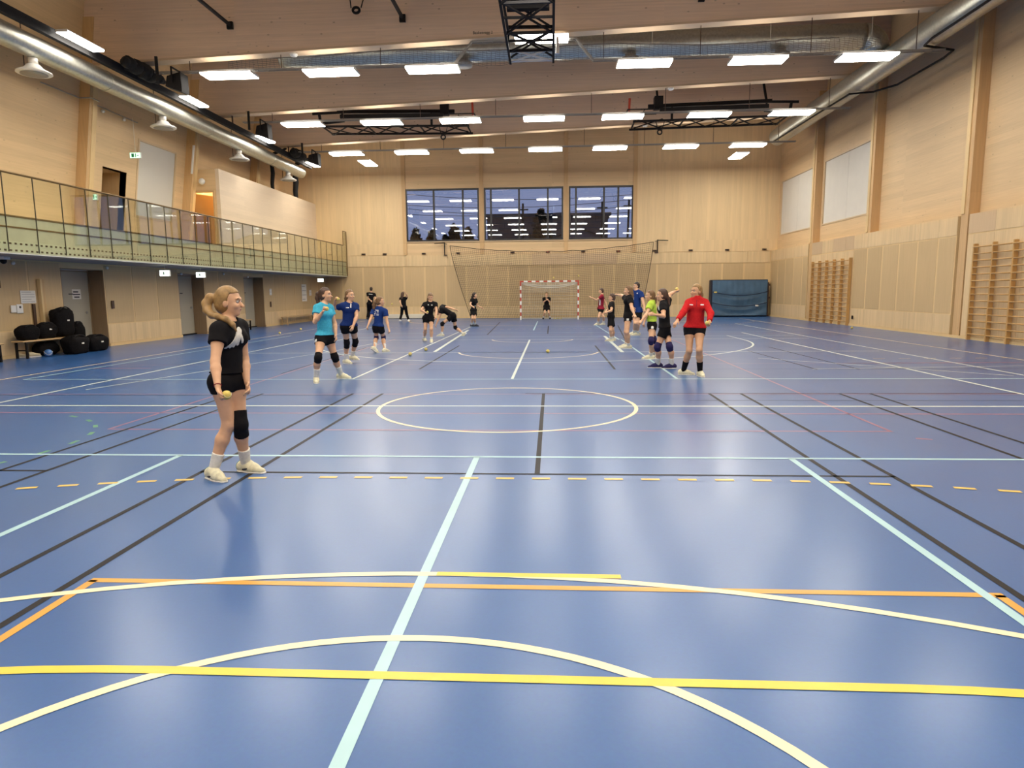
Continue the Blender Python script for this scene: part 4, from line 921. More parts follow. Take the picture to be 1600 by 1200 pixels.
# ================================================================== OUTSIDE
gr = MB().box(-90, 90, YB+.35, 190, -1.2, -1.0).build('outdoor_ground', 'ground'); tag(gr, kind='structure')
hb = empty('building', (2, 75, -1), 'dark flat-roofed building seen through the far windows', 'building')
a, b = atY(761, 340, 70), atY(950, 338, 70)
MB().box(a[0], b[0], 70, 84, -1, a[2]).build('walls', 'house', hb); MB().box(a[0]-.3, b[0]+.3, 69.6, 84.4, a[2], a[2]+.3).build('roof_edge', 'house', hb)
h2 = empty('gable_house', (4, 62, -1), 'grey gabled roof in front of the dark building outside', 'house')
a, b, c = atY(858, 374, 60), atY(955, 374, 60), atY(905, 358, 60)
MB().add([(a[0], 60, -1), (b[0], 60, -1), (b[0], 60, a[2]), (c[0], 60, c[2]), (a[0], 60, a[2]), (a[0], 68, -1), (b[0], 68, -1), (b[0], 68, a[2]), (c[0], 68, c[2]), (a[0], 68, a[2])],
         [(0, 1, 2, 3, 4), (9, 8, 7, 6, 5), (0, 5, 6, 1)]).build('gable_wall', 'house_l', h2)
MB().add([(a[0]-.3, 59.7, a[2]-.1), (c[0], 59.7, c[2]+.12), (b[0]+.3, 59.7, b[2]-.1), (a[0]-.3, 68.3, a[2]-.1), (c[0], 68.3, c[2]+.12), (b[0]+.3, 68.3, b[2]-.1)], [(0, 1, 4, 3), (1, 2, 5, 4)]).build('roof', 'house', h2)
def tree(x, y, h, w, label, seed):
    rg = random.Random(seed); e = empty('tree', (x, y, -1), label, 'tree', 'dark trees outside the windows')
    MB().tube([(x, y, -1), (x+.1, y, h*.6), (x, y, h*.9)], [.16, .1, .04], 7).build('trunk', 'leaf', e)
    V = []; Fc = []
    for i in range(900):
        t = rg.random(); z = h*(.25+.75*t); rr = w*math.sin(math.pi*min(1, .12+t*.86))**.8*math.sqrt(rg.random()); an = rg.random()*6.283
        p = np.array([x+rr*math.cos(an), y+rr*math.sin(an), z]); d = np.array([rg.gauss(0, 1) for _ in range(3)]); d /= np.linalg.norm(d); q = np.cross(d, [.3, .5, .8]); q /= np.linalg.norm(q); s = .16+.16*rg.random()
        n = len(V); V += [p-d*s, p+q*s*.6, p+d*s, p-q*s*.6]; Fc.append((n, n+1, n+2, n+3))
    MB().add(V, Fc).build('foliage', 'leaf', e, kind='stuff')
rg = random.Random(3)
for i in range(8):
    px = 640+i*15; top = atY(px, 362+rg.uniform(-7, 5), 56); tree(top[0], 52+i*2.6 % 11, top[2], .75, 'dark tree outside the left window, %s of the row' % ['first', 'second', 'third', 'fourth', 'fifth', 'sixth', 'seventh', 'eighth'][i], i)
top = atY(845, 328, 57); tree(top[0], 57, top[2], 1.1, 'taller dark tree outside the middle window', 30)
for px, t, l in ((817, 318, 'left'), (941, 315, 'middle'), (983, 312, 'right leaning')):
    a = atY(px, t, 52); e = empty('utility_pole', (a[0], 52, -1), 'thin dark utility pole outside the windows, %s one' % l, 'pole', 'utility poles')
    MB().tube([(a[0]-(.25 if px > 980 else 0), 52, -1), (a[0], 52, a[2])], .08, 7).build('pole', 'leaf', e); MB().box(a[0]-.4, a[0]+.4, 51.95, 52.05, a[2]-.5, a[2]-.4).build('cross_arm', 'leaf', e)
for i, (l0, l1) in enumerate(((300, 302), (318, 309), (322, 330), (333, 318))):
    a, b = atY(600, l0, 52), atY(1010, l1, 52)
    o = MB().tube([a+(b-a)*t+np.array([0, 0, -.5*(1-(2*t-1)**2)]) for t in np.linspace(0, 1, 15)], .018, 4).build('overhead_wire', 'leaf', None, origin=a.tolist()); tag(o, 'thin overhead wire outside the windows, %s from the top' % ['first', 'second', 'third', 'fourth'][i], 'wire', 'overhead wires')
# ================================================================== PEOPLE (implicit surfaces, one continuous body each)
def nrm(v): v = np.asarray(v, float); return v/(np.linalg.norm(v)+1e-12)
class SDF:
    def __init__(s): s.p = []; s.cuts = []
    def cone(s, a, b, ra, rb, k=.02, flat=None, cap=(False, False), op='u'):
        s.p.append(('c', np.asarray(a, float), np.asarray(b, float), ra, rb, k, flat, cap, op)); return s
    def ell(s, c, ax, rad, k=.02, op='u'):
        s.p.append(('e', np.asarray(c, float), np.asarray(ax, float), np.asarray(rad, float), None, k, None, None, op)); return s
    def cut(s, fn): s.cuts.append(fn); return s
    def bounds(s):
        lo = np.full(3, 1e9); hi = -lo
        for q in s.p:
            if q[8] != 'u': continue
            if q[0] == 'c':
                r = max(q[3], q[4]); P = [q[1]-r, q[1]+r, q[2]-r, q[2]+r]
            else: r = q[3].max(); P = [q[1]-r, q[1]+r]
            for x in P: lo = np.minimum(lo, x); hi = np.maximum(hi, x)
        return lo-.03, hi+.03
    def mesh(s, h):
        lo, hi = s.bounds(); n = np.ceil((hi-lo)/h).astype(int)+2
        ax = [(lo[i]+h*np.arange(n[i])).astype(np.float32) for i in range(3)]
        Fd = np.full(n, .2, np.float32)
        for q in s.p:
            kind, k, op = q[0], q[5], q[8]; mg = .05+2*k
            if kind == 'c':
                r = max(q[3], q[4]); l0 = np.minimum(q[1], q[2])-r-mg; h0 = np.maximum(q[1], q[2])+r+mg
            else: r = q[3].max(); l0 = q[1]-r-mg; h0 = q[1]+r+mg
            i0 = np.clip(np.floor((l0-lo)/h).astype(int), 0, n); i1 = np.clip(np.ceil((h0-lo)/h).astype(int)+1, 0, n)
            if (i1 <= i0).any(): continue
            sl = tuple(slice(a, b) for a, b in zip(i0, i1))
            X = ax[0][sl[0]][:, None, None]; Y = ax[1][sl[1]][None, :, None]; Z = ax[2][sl[2]][None, None, :]
            if kind == 'c':
                a, b = q[1].copy(), q[2].copy(); px, py, pz = X-a[0], Y-a[1], Z-a[2]; ba = b-a
                if q[6] is not None:
                    f, sc = q[6]; dt = (px*f[0]+py*f[1]+pz*f[2])*(1/sc-1); px, py, pz = px+f[0]*dt, py+f[1]*dt, pz+f[2]*dt
                    ba = ba+f*np.dot(ba, f)*(1/sc-1)
                L2 = float(ba@ba)+1e-9; tt = (px*ba[0]+py*ba[1]+pz*ba[2])/L2; t = np.clip(tt, 0, 1)
                d = np.sqrt((px-t*ba[0])**2+(py-t*ba[1])**2+(pz-t*ba[2])**2)-(q[3]+(q[4]-q[3])*t)
                L = math.sqrt(L2)
                if q[7][0]: d = np.maximum(d, -tt*L)
                if q[7][1]: d = np.maximum(d, (tt-1)*L)
            else:
                px, py, pz = X-q[1][0], Y-q[1][1], Z-q[1][2]; A = q[2]; R = q[3]
                u = [(px*A[i][0]+py*A[i][1]+pz*A[i][2])/R[i] for i in range(3)]
                l = np.sqrt(u[0]**2+u[1]**2+u[2]**2); d = (l-1)*R.min()*.5+(l-1)*R.mean()*.5
            o = Fd[sl]
            if op == 'u': hh = np.maximum(k-np.abs(o-d), 0)/max(k, 1e-6); Fd[sl] = np.minimum(o, d)-hh*hh*k*.25
            else: hh = np.maximum(k-np.abs(o+d), 0)/max(k, 1e-6); Fd[sl] = np.maximum(o, -d)+hh*hh*k*.25
        if s.cuts:
            X = ax[0][:, None, None]; Y = ax[1][None, :, None]; Z = ax[2][None, None, :]
            for c in s.cuts: Fd = np.maximum(Fd, c(X, Y, Z).astype(np.float32))
        return nets(Fd, lo, h)
def nets(Fd, lo, h):
    S_ = Fd < 0; S_[0] = S_[-1] = False; S_[:, 0] = S_[:, -1] = False; S_[:, :, 0] = S_[:, :, -1] = False
    c = np.zeros(np.array(S_.shape)-1, np.uint8)
    for i in (0, 1):
        for j in (0, 1):
            for k in (0, 1): c += S_[i:S_.shape[0]-1+i, j:S_.shape[1]-1+j, k:S_.shape[2]-1+k]
    act = (c > 0) & (c < 8); I = np.argwhere(act); idx = np.full(act.shape, -1, np.int32); idx[act] = np.arange(len(I))
    cn = {(i, j, k): (Fd[I[:, 0]+i, I[:, 1]+j, I[:, 2]+k].astype(float), S_[I[:, 0]+i, I[:, 1]+j, I[:, 2]+k]) for i in (0, 1) for j in (0, 1) for k in (0, 1)}
    acc = np.zeros((len(I), 3)); cnt = np.zeros(len(I))
    for a in cn:
        for ax in range(3):
            if a[ax]: continue
            b = list(a); b[ax] = 1; b = tuple(b); va, sa = cn[a]; vb, sb = cn[b]; m = sa != sb
            den = va-vb; t = np.where(np.abs(den) > 1e-9, va/np.where(np.abs(den) > 1e-9, den, 1), .5); t = np.clip(t, .02, .98)
            p = np.tile(np.array(a, float), (len(I), 1)); p[:, ax] = t
            acc += p*m[:, None]; cnt += m
    V = (I+acc/np.maximum(cnt, 1)[:, None])*h+lo; Fs = []
    for ax in range(3):
        sl0 = [slice(None)]*3; sl1 = [slice(None)]*3; sl0[ax] = slice(0, -1); sl1[ax] = slice(1, None)
        d = S_[tuple(sl0)] != S_[tuple(sl1)]; E_ = np.argwhere(d)
        if not len(E_): continue
        ins = S_[tuple(sl0)][d]; a1, a2 = [(1, 2), (2, 0), (0, 1)][ax]; q = []
        for da, db in ((-1, -1), (0, -1), (0, 0), (-1, 0)):
            g_ = E_.copy(); g_[:, a1] += da; g_[:, a2] += db; q.append(idx[g_[:, 0], g_[:, 1], g_[:, 2]])
        q = np.stack(q, 1); q[~ins] = q[~ins][:, ::-1]; Fs.append(q[(q >= 0).all(1)])
    return V, np.concatenate(Fs)
def sdf_obj(name, sd, h, mat, parent, o):
    V, Fq = sd.mesh(h); V = V-o; me = bpy.data.meshes.new(name)
    me.vertices.add(len(V)); me.vertices.foreach_set('co', V.astype(np.float32).ravel())
    me.loops.add(len(Fq)*4); me.loops.foreach_set('vertex_index', Fq.astype(np.int32).ravel())
    me.polygons.add(len(Fq)); me.polygons.foreach_set('loop_start', np.arange(0, len(Fq)*4, 4, dtype=np.int32))
    me.polygons.foreach_set('use_smooth', np.ones(len(Fq), bool)); me.update(calc_edges=True); me.validate()
    me.materials.append(M[mat]); ob = bpy.data.objects.new(name, me); COL.objects.link(ob); ob.parent = parent; return ob
M['skin'] = plain('fair skin', (.67, .385, .225, 1), .5, 0, .05, 14, .4)
M['skin2'] = plain('tanned skin', (.62, .345, .19, 1), .5, 0, .05, 14, .4)
for n, c in dict(hair_blond=(.30, .175, .06), hair_dblond=(.17, .09, .035), hair_brown=(.065, .03, .016), hair_dark=(.025, .013, .009)).items(): M[n] = plain(n.replace('_', ' '), c+(1,), .5, 0, .28, 30)
for n, c in dict(c_black=(.008, .007, .008), c_turq=(.06, .40, .56), c_blue=(.010, .027, .125), c_red=(.50, .016, .018), c_lime=(.44, .60, .07), c_white=(.72, .70, .64), c_navy=(.012, .014, .05),
                 c_green=(.16, .33, .22), c_shoe=(.70, .66, .47), c_purple=(.030, .025, .085), c_greyshoe=(.05, .05, .06), c_print=(.62, .59, .53), c_maroon=(.24, .015, .03), c_blue2=(.013, .038, .165)).items(): M[n] = plain('cloth '+n[2:], c+(1,), .8 if 'shoe' not in n else .55, 0, .12, 40, .12)
M['eye_w'] = plain('eye white', (.42, .38, .34, 1), .3); M['eye_d'] = plain('iris', (.03, .025, .02, 1), .3); M['lip'] = plain('lips', (.42, .15, .13, 1), .5)
NPERS = [0]
def person(label, Y0, H, px, face, headface=None, h=.009, top=None, sleeve=.5, bottom='shorts', blen=.42, topc='c_black', botc='c_black', shoec='c_shoe', sockc='c_white', sock=.16,
           kneepads=None, kneecol='c_black', hair='hair_dblond', tail=None, short=False, female=True, headpitch=0, curl=(.5, .5), balls=(None, None), feet=None, footpitch=(0, 0), leanY=0., prints=(), skin='skin', armsign=(-1, -1, -1, -1), bun=False, sl=.93, shoedet=False,
           hem=.03, wide=1., ankY=None, faceparts=True, stripe=None, hipface=None):
    """px: pixel joints dict; sides: 'r' and 'l' are the person's own sides"""
    k = H/1.65; fw = lambda a: np.array([math.cos(math.radians(a)), math.sin(math.radians(a)), 0])
    up = np.array([0, 0, 1.]); f = fw(face); rt = np.cross(f, up)                     # own right hand side
    hf = fw(hipface if hipface is not None else face); hr = np.cross(hf, up)
    pel = atY(*px['pelvis'], Y0); nk = atY(*px['neck'], Y0+leanY); spine = nrm(nk-pel)
    sh = {}; hip = {}; el = {}; wr = {}; kn = {}; an = {}; hd_ = {}
    tf = nrm(f-spine*np.dot(f, spine)); tr = np.cross(tf, spine)
    for sd, sg in (('r', 1), ('l', -1)):
        c = nk-spine*.055*k+tr*sg*.165*k*wide*(1 if female else 1.08)
        sh[sd] = atY(*px['sh_'+sd], c[1]) if 'sh_'+sd in px else c
        if np.linalg.norm(sh[sd]-c) > .10*k: sh[sd] = c+nrm(sh[sd]-c)*.10*k
        hip[sd] = pel-spine*.02*k+hr*sg*.085*k
    def onray(p, base, L, sign):
        r = ray(*p); r = r/np.linalg.norm(r); b = base-CAMP; t0 = r@b; d2 = b@b-t0*t0
        return CAMP+r*(t0+sign*math.sqrt(max(0, L*L-d2)))
    for i, sd in enumerate('rl'):
        el[sd] = onray(px['el_'+sd], sh[sd], .275*k, armsign[i*2]); v = el[sd]-sh[sd]; el[sd] = sh[sd]+nrm(v)*np.clip(np.linalg.norm(v), .22*k, .31*k)
        wr[sd] = onray(px['wr_'+sd], el[sd], .235*k, armsign[i*2+1]); v = wr[sd]-el[sd]; wr[sd] = el[sd]+nrm(v)*np.clip(np.linalg.norm(v), .19*k, .26*k)
        za = .085*k
        if ankY is not None: an[sd] = atY(*px['an_'+sd], Y0+ankY[i])
        elif Y0 < 19:
            an[sd] = atZ(*px['an_'+sd], za); an[sd] = atY(*px['an_'+sd], np.clip(an[sd][1], Y0-.45, Y0+.45))
        else: an[sd] = atY(*px['an_'+sd], hip[sd][1])
        best = None
        for dy in np.linspace(-.5, .5, 101):
            c = atY(*px['kn_'+sd], (hip[sd][1]+an[sd][1])/2+dy); e = (np.linalg.norm(c-hip[sd])-.415*k)**2+(np.linalg.norm(c-an[sd])-.40*k)**2
            e -= .03*float((c-(hip[sd]+an[sd])/2)@hf)
            if best is None or e < best[0]: best = (e, c)
        kn[sd] = best[1]
    low = min((an[s][2] for s in 'rl'))-.075*k
    for D in (sh, hip, el, wr, kn, an):
        for s in D: D[s] = D[s]-up*low
    pel = pel-up*low; nk = nk-up*low
    hc = atY(*px['head'], nk[1]+.02)-up*low; v = hc-nk; hc = nk+nrm(v)*np.clip(np.linalg.norm(v), .13*k, .21*k)
    hA = math.radians(headface if headface is not None else face); hp = math.radians(headpitch)
    HF = np.array([math.cos(hA)*math.cos(hp), math.sin(hA)*math.cos(hp), math.sin(hp)]); HR = nrm(np.cross(HF, up)); HU = np.cross(HR, HF); HA = np.stack([HF, HR, HU])
    hk = k**.35*1.02 if H < 1.75 else 1.03
    base = np.array([(an['r'][0]+an['l'][0])/2, (an['r'][1]+an['l'][1])/2, 0.])
    root = empty('person', base, label, 'person'); del root['_o']
    HP = lambda a, b, c: hc+(HF*a+HR*b+HU*c)*hk
    chest = nk-spine*.17*k; waist = pel+(nk-pel)*.36; mid = pel+(nk-pel)*.62
    # ---------------- body
    def torso(s, t=0., kk=.05):
        s.cone(pel-spine*.01, waist, .122*k*sl+t, .106*k*sl+t, kk, (tf, .76)); s.cone(waist, mid, .106*k*sl+t, .120*k*sl+t, kk, (tf, .76)); s.cone(mid, chest+spine*.05*k, .120*k*sl+t, .118*k*sl+t, kk, (tf, .76))
        s.cone(sh['r']*.86+sh['l']*.14-spine*.01*k, sh['l']*.86+sh['r']*.14-spine*.01*k, .055*k+t, .055*k+t, kk)
        s.cone(hip['r']-spine*.01, hip['l']-spine*.01, .086*k*sl+t, .086*k*sl+t, kk)
        for sd, sg in (('r', 1), ('l', -1)):
            s.cone(nk+spine*.0*k, sh[sd]+spine*.012*k, .042*k+t, .046*k+t, kk)
            s.ell(hip[sd]-hf*.026*k-up*.02*k, np.stack([hf, hr, up]), np.array([.066, .072, .086])*k*sl+t, .05)
            if female: s.ell(mid+spine*.05*k+tf*.07*k+tr*sg*.065*k, np.stack([tf, tr, spine]), np.array([.05, .055, .055])*k+t, .05)
    b = SDF(); torso(b)
    b.cone(nk-spine*.03*k, hc-HU*.05*hk-HF*.012, .052*k*(1 if female else 1.12), .048*k*(1 if female else 1.12), .03)
    for sd in 'rl':
        b.cone(sh[sd], sh[sd]+(el[sd]-sh[sd])*.45, .052*k, .046*k, .03); b.cone(sh[sd]+(el[sd]-sh[sd])*.45, el[sd], .046*k, .036*k, .02)
        m_ = el[sd]+(wr[sd]-el[sd])*.3; b.cone(el[sd], m_, .036*k, .039*k, .02); b.cone(m_, wr[sd], .039*k, .0235*k, .02)
        t_ = hip[sd]+(kn[sd]-hip[sd])*.3; b.cone(hip[sd], t_, .086*k*sl, .081*k*sl, .04); b.cone(t_, kn[sd], .081*k*sl, .050*k, .03)
        c_ = kn[sd]+(an[sd]-kn[sd])*.33; bk = nrm(-hf+0*up); b.cone(kn[sd], c_+bk*.012*k, .051*k, .055*k, .025); b.cone(c_+bk*.012*k, an[sd], .055*k, .033*k, .025)
    # head
    b.ell(HP(-.008, 0, .025), HA, np.array([.094, .074, .098])*hk, .02); b.ell(HP(.030, 0, -.045), HA, np.array([.062, .056, .068])*hk, .03)
    b.ell(HP(.062, 0, -.088), HA, np.array([.024, .026, .022])*hk, .02); b.cone(HP(.086, 0, .004), HP(.111, 0, -.030), .008*hk, .0135*hk, .010)
    b.ell(HP(.080, 0, .028), HA, np.array([.014, .05, .012])*hk, .02); b.ell(HP(.083, 0, -.058), HA, np.array([.010, .022, .009])*hk, .01)
    for sg in (1, -1):
        b.ell(HP(.062, sg*.036, -.028), HA, np.array([.026, .022, .02])*hk, .02)
        b.ell(HP(-.006, sg*.075, -.012), HA, np.array([.022, .010, .031])*hk, .006)
        b.ell(HP(.092, sg*.033, .006), HA, np.array([.016, .018, .012])*hk, .012, 's')
    # hands
    for i, sd in enumerate('rl'):
        d = nrm(wr[sd]-el[sd])
        if 'ha_'+sd in px:
            tip = onray(px['ha_'+sd], wr[sd]-0*up+up*low, .10*k, armsign[i*2+1])-up*low; d = nrm(tip-wr[sd])
        inn = (pel+up*.1-wr[sd]) if balls[i] is None else (f*.6+up*.2-tr*(1 if sd == 'r' else -1)*.4)
        n_ = nrm(inn-d*np.dot(inn, d)); s_ = np.cross(d, n_); q = curl[i]
        ps = wr[sd]; pe = wr[sd]+d*.082*k
        b.cone(ps, pe, .027*k, .036*k, .012, (n_, .48))
        for j, (of, L) in enumerate(((-.027, .066), (-.009, .076), (.009, .071), (.026, .056))):
            a0 = pe+s_*of*k-d*.008*k; a1 = q*.9; d1 = d*math.cos(a1)+n_*math.sin(a1); d2 = d*math.cos(a1*2.1)+n_*math.sin(a1*2.1)
            p1 = a0+d1*L*.52*k; p2 = p1+d2*L*.5*k; b.cone(a0, p1, .0098*k, .0088*k, .005); b.cone(p1, p2, .0088*k, .0075*k, .003)
        th = nrm(f+up*.3); ts = s_ if np.dot(s_, th) > 0 else -s_
        t0 = wr[sd]+d*.022*k+ts*.024*k; t1 = t0+nrm(ts*.75+d*.75+n_*.35)*.04*k; t2 = t1+nrm(d*.9+n_*.5*(.5+q)+ts*.1)*.034*k
        b.cone(t0, t1, .014*k, .0105*k, .01); b.cone(t1, t2, .0105*k, .0085*k, .004)
        hd_[sd] = (wr[sd]+d*.085*k+n_*.045*k)
        if balls[i]: NPERS[0] += 1; ball(tuple(hd_[sd]), .037*k, 'ball_y', balls[i], 'small yellow balls held in hands')
    # feet core
    ft = {}
    for i, sd in enumerate('rl'):
        a_ = feet[i] if feet else face; fd = fw(a_); pt = math.radians(footpitch[i]); fd = fd*math.cos(pt)+up*math.sin(pt); fu = nrm(up-fd*np.dot(up, fd)); fs = np.cross(fd, fu)
        ft[sd] = (fd, fs, fu); b.cone(an[sd]-fu*.03*k, an[sd]+fd*.12*k-fu*.05*k, .034*k, .025*k, .03)
    sdf_obj('body', b, h, skin, root, base)
    # ---------------- shirt
    s = SDF(); t = .014*k; s2 = lambda S1, tt=t: torso(S1, tt, .06)
    def shirt(extra=0.):
        s = SDF(); torso(s, t+extra, .06)
        s.cone(pel-spine*(max(hem, 0)+.02)*k, waist, .134*k*sl+t+extra, .116*k*sl+t+extra, .05, (tf, .80))
        s.cone(hip['r'], hip['l'], .100*k*sl+t+extra, .100*k*sl+t+extra, .05)
        for sd in 'rl':
            s.ell(hip[sd]-hf*.026*k-up*.02*k, np.stack([hf, hr, up]), np.array([.078, .084, .096])*k*sl+t+extra, .05)
            if hem > .02: s.cone(hip[sd], hip[sd]+(kn[sd]-hip[sd])*.3, .100*k*sl+t+extra, .097*k*sl+t+extra, .03)
        for sd in 'rl':
            if sleeve <= 1: s.cone(sh[sd], sh[sd]+(el[sd]-sh[sd])*sleeve, .058*k+t+extra, (.060 if sleeve < .9 else .05)*k+t+extra, .03, None, (False, True))
            else:
                s.cone(sh[sd], el[sd], .052*k+t+extra, .041*k+t+extra, .03); s.cone(el[sd], el[sd]+(wr[sd]-el[sd])*.92, .041*k+t+extra, .029*k+t+extra, .03, None, (False, True))
        if sleeve > 1: s.cone(pel, mid, .128*k*sl+t+extra, .124*k*sl+t+extra, .05, (tf, .80))
        nz = pel-spine*hem*k
        s.cut(lambda X, Y, Z: -((X-nz[0])*spine[0]+(Y-nz[1])*spine[1]+(Z-nz[2])*spine[2]))
        nc = nk+spine*.055*k+tf*.02*k if sleeve <= 1 else nk+spine*.10*k
        s.cut(lambda X, Y, Z: .072*k-np.sqrt((X-nc[0])**2+(Y-nc[1])**2+(Z-nc[2])**2))
        nt = nk+spine*(.03 if sleeve <= 1 else .055)*k
        if sleeve > 1: s.cone(nk-spine*.03*k, nk+spine*.06*k, .068*k, .062*k, .02)
        return s
    so = sdf_obj('jacket' if sleeve > 1 else 'shirt', shirt(), h, topc, root, base)
    for pr in prints:      # (name, material, list of segments ((f,r,u),(f,r,u),radius)) in the torso frame from mid
        ps_ = shirt(.004); segs_ = [(mid+tf*a[0]*k+tr*a[1]*k+spine*a[2]*k, mid+tf*c[0]*k+tr*c[1]*k+spine*c[2]*k, r*k) for a, c, r in pr[2]]
        def region(X, Y, Z, segs_=segs_):
            o = None
            for a, c, r in segs_:
                ba = c-a; L2 = float(ba@ba)+1e-9; tt = np.clip(((X-a[0])*ba[0]+(Y-a[1])*ba[1]+(Z-a[2])*ba[2])/L2, 0, 1)
                # distance ignoring the depth axis within the half facing side
                dx, dy, dz = X-a[0]-tt*ba[0], Y-a[1]-tt*ba[1], Z-a[2]-tt*ba[2]; df = dx*tf[0]+dy*tf[1]+dz*tf[2]
                d = np.sqrt(np.maximum(dx*dx+dy*dy+dz*dz-df*df, 0))-r
                dm = (X-mid[0])*tf[0]+(Y-mid[1])*tf[1]+(Z-mid[2])*tf[2]; d = np.maximum(d, .01-dm if np.dot(a-mid, tf) > -.01 else dm+.01)
                o = d if o is None else np.minimum(o, d)
            return o
        ps_.cut(region)
        try: sdf_obj(pr[0], ps_, min(h, .006), pr[1], so, base)
        except Exception: pass
    # ---------------- shorts / trousers
    s = SDF(); t = .012*k
    s.cone(hip['r'], hip['l'], .090*k*sl+t, .090*k*sl+t, .05); s.cone(pel-spine*.03, pel+spine*.09*k, .122*k*sl+t, .112*k*sl+t, .05, (tf, .76))
    for sd in 'rl':
        s.ell(hip[sd]-hf*.026*k-up*.02*k, np.stack([hf, hr, up]), np.array([.070, .074, .088])*k*sl+t, .05)
        if bottom == 'shorts': s.cone(hip[sd], hip[sd]+(kn[sd]-hip[sd])*blen, .092*k*sl+t, (.089*sl if blen < .5 else .095)*k+t, .03, None, (False, True))
        else: s.cone(hip[sd], kn[sd], .092*k+t, .066*k+t, .03); s.cone(kn[sd], kn[sd]+(an[sd]-kn[sd])*.97, .064*k+t, .052*k+t, .03, None, (False, True))
    wz = pel+spine*.10*k; s.cut(lambda X, Y, Z: (X-wz[0])*spine[0]+(Y-wz[1])*spine[1]+(Z-wz[2])*spine[2])
    sob = sdf_obj('shorts' if bottom == 'shorts' else 'trousers', s, h, botc, root, base)
    if stripe:
        sd = stripe[0]; sg = 1 if sd == 'r' else -1; c = hip[sd]+hr*sg*.10*k+(kn[sd]-hip[sd])*.12
        e_ = c+(kn[sd]-hip[sd])*.22
        s.p = [(*q[:3], q[3]+.004, (q[4]+.004) if q[4] is not None else None, *q[5:]) for q in s.p]
        def pr_(X, Y, Z, a=c, c2=e_):
            ba = c2-a; tt = np.clip(((X-a[0])*ba[0]+(Y-a[1])*ba[1]+(Z-a[2])*ba[2])/float(ba@ba), 0, 1); return np.sqrt((X-a[0]-tt*ba[0])**2+(Y-a[1]-tt*ba[1])**2+(Z-a[2]-tt*ba[2])**2)-.030*k
        s.cut(pr_); sdf_obj('side_patch', s, .006, 'c_white', sob, base)
    # ---------------- socks, knee pads, shoes
    for i, sd in enumerate('rl'):
        sk = SDF(); u_ = an[sd]+(kn[sd]-an[sd])*(sock/.40); sk.cone(an[sd]-up*.02*k, u_, .040*k, .043*k+.012*k*min(1, sock/.2), .01, None, (False, True)); sk.cone(an[sd]-up*.02*k, an[sd]+ft[sd][0]*.05*k-up*.03*k, .04*k, .036*k, .02)
        if bottom == 'shorts': sdf_obj('sock', sk, h, sockc, root, base)
        if kneepads and kneepads[i]:
            kp = SDF(); L = .085*k if kneepads[i] == 1 else .12*k
            kp.cone(kn[sd]+nrm(hip[sd]-kn[sd])*L, kn[sd], .063*k, .061*k, .03, None, (True, False)); kp.cone(kn[sd], kn[sd]+nrm(an[sd]-kn[sd])*L, .061*k, .062*k, .03, None, (False, True)); kp.ell(kn[sd]+hf*.035*k, np.stack([hf, hr, up]), np.array([.035, .045, .06])*k, .02)
            sdf_obj('knee_pad', kp, h, kneecol, root, base)
        fd, fs, fu = ft[sd]; a = an[sd]-fu*.085*k; hl = a-fd*.045*k+fu*.04*k
        z0 = SDF(); z0.cone(hl+fu*.01*k, a+fd*.08*k+fu*.042*k, .043*k, .044*k, .03, (fs, .95)); z0.cone(a+fd*.06*k+fu*.045*k, a+fd*.175*k+fu*.030*k, .046*k, .032*k, .03, (fu, .85)); z0.cone(hl+fu*.02*k, an[sd]+fu*.0*k, .042*k, .045*k, .03)
        z0.cone(a+fd*.10*k+fu*.05*k, an[sd]+fd*.03*k-fu*.01*k, .036*k, .04*k, .03)
        p0 = a+fu*.012*k; z0.cut(lambda X, Y, Z, p0=p0, fu=fu: -((X-p0[0])*fu[0]+(Y-p0[1])*fu[1]+(Z-p0[2])*fu[2]))
        p1 = an[sd]+fu*.045*k; z0.cut(lambda X, Y, Z, p1=p1, fu=fu: ((X-p1[0])*fu[0]+(Y-p1[1])*fu[1]+(Z-p1[2])*fu[2]))
        sho = sdf_obj('shoe', z0, min(h, .008), shoec, root, base)
        if shoedet:
            z0.p = [(*q[:3], q[3]+.003, q[4]+.003, *q[5:]) for q in z0.p]; cc = list(z0.cuts)
            for nm, mt_, a0, a1, rr_ in (('heel_patch', 'c_green', hl-fd*.04*k+fu*.0*k, hl-fd*.04*k+fu*.05*k, .034*k), ('side_stripe', 'c_greyshoe', a+fd*.0*k+fs*.045*k+fu*.035*k, a+fd*.055*k+fs*.045*k+fu*.05*k, .011*k)):
                z0.cuts = cc+[lambda X, Y, Z, a0=a0, a1=a1, rr_=rr_: (lambda tt: np.sqrt((X-a0[0]-tt*(a1-a0)[0])**2+(Y-a0[1]-tt*(a1-a0)[1])**2+(Z-a0[2]-tt*(a1-a0)[2])**2)-rr_)(np.clip(((X-a0[0])*(a1-a0)[0]+(Y-a0[1])*(a1-a0)[1]+(Z-a0[2])*(a1-a0)[2])/float((a1-a0)@(a1-a0)), 0, 1))]
                sdf_obj(nm, z0, .0055, mt_, sho, base)
        zs = SDF(); zs.cone(hl-fu*.02*k, a+fd*.09*k+fu*.02*k, .047*k, .046*k, .02); zs.cone(a+fd*.07*k+fu*.02*k, a+fd*.18*k+fu*.022*k, .047*k, .034*k, .02)
        p2 = a+fu*.001*k; p3 = a+fu*.024*k
        zs.cut(lambda X, Y, Z, p=p2, fu=fu: -((X-p[0])*fu[0]+(Y-p[1])*fu[1]+(Z-p[2])*fu[2])); zs.cut(lambda X, Y, Z, p=p3, fu=fu: ((X-p[0])*fu[0]+(Y-p[1])*fu[1]+(Z-p[2])*fu[2]))
        sdf_obj('sole', zs, min(h, .007), 'c_white' if shoec != 'c_greyshoe' else 'c_greyshoe', sho, base)
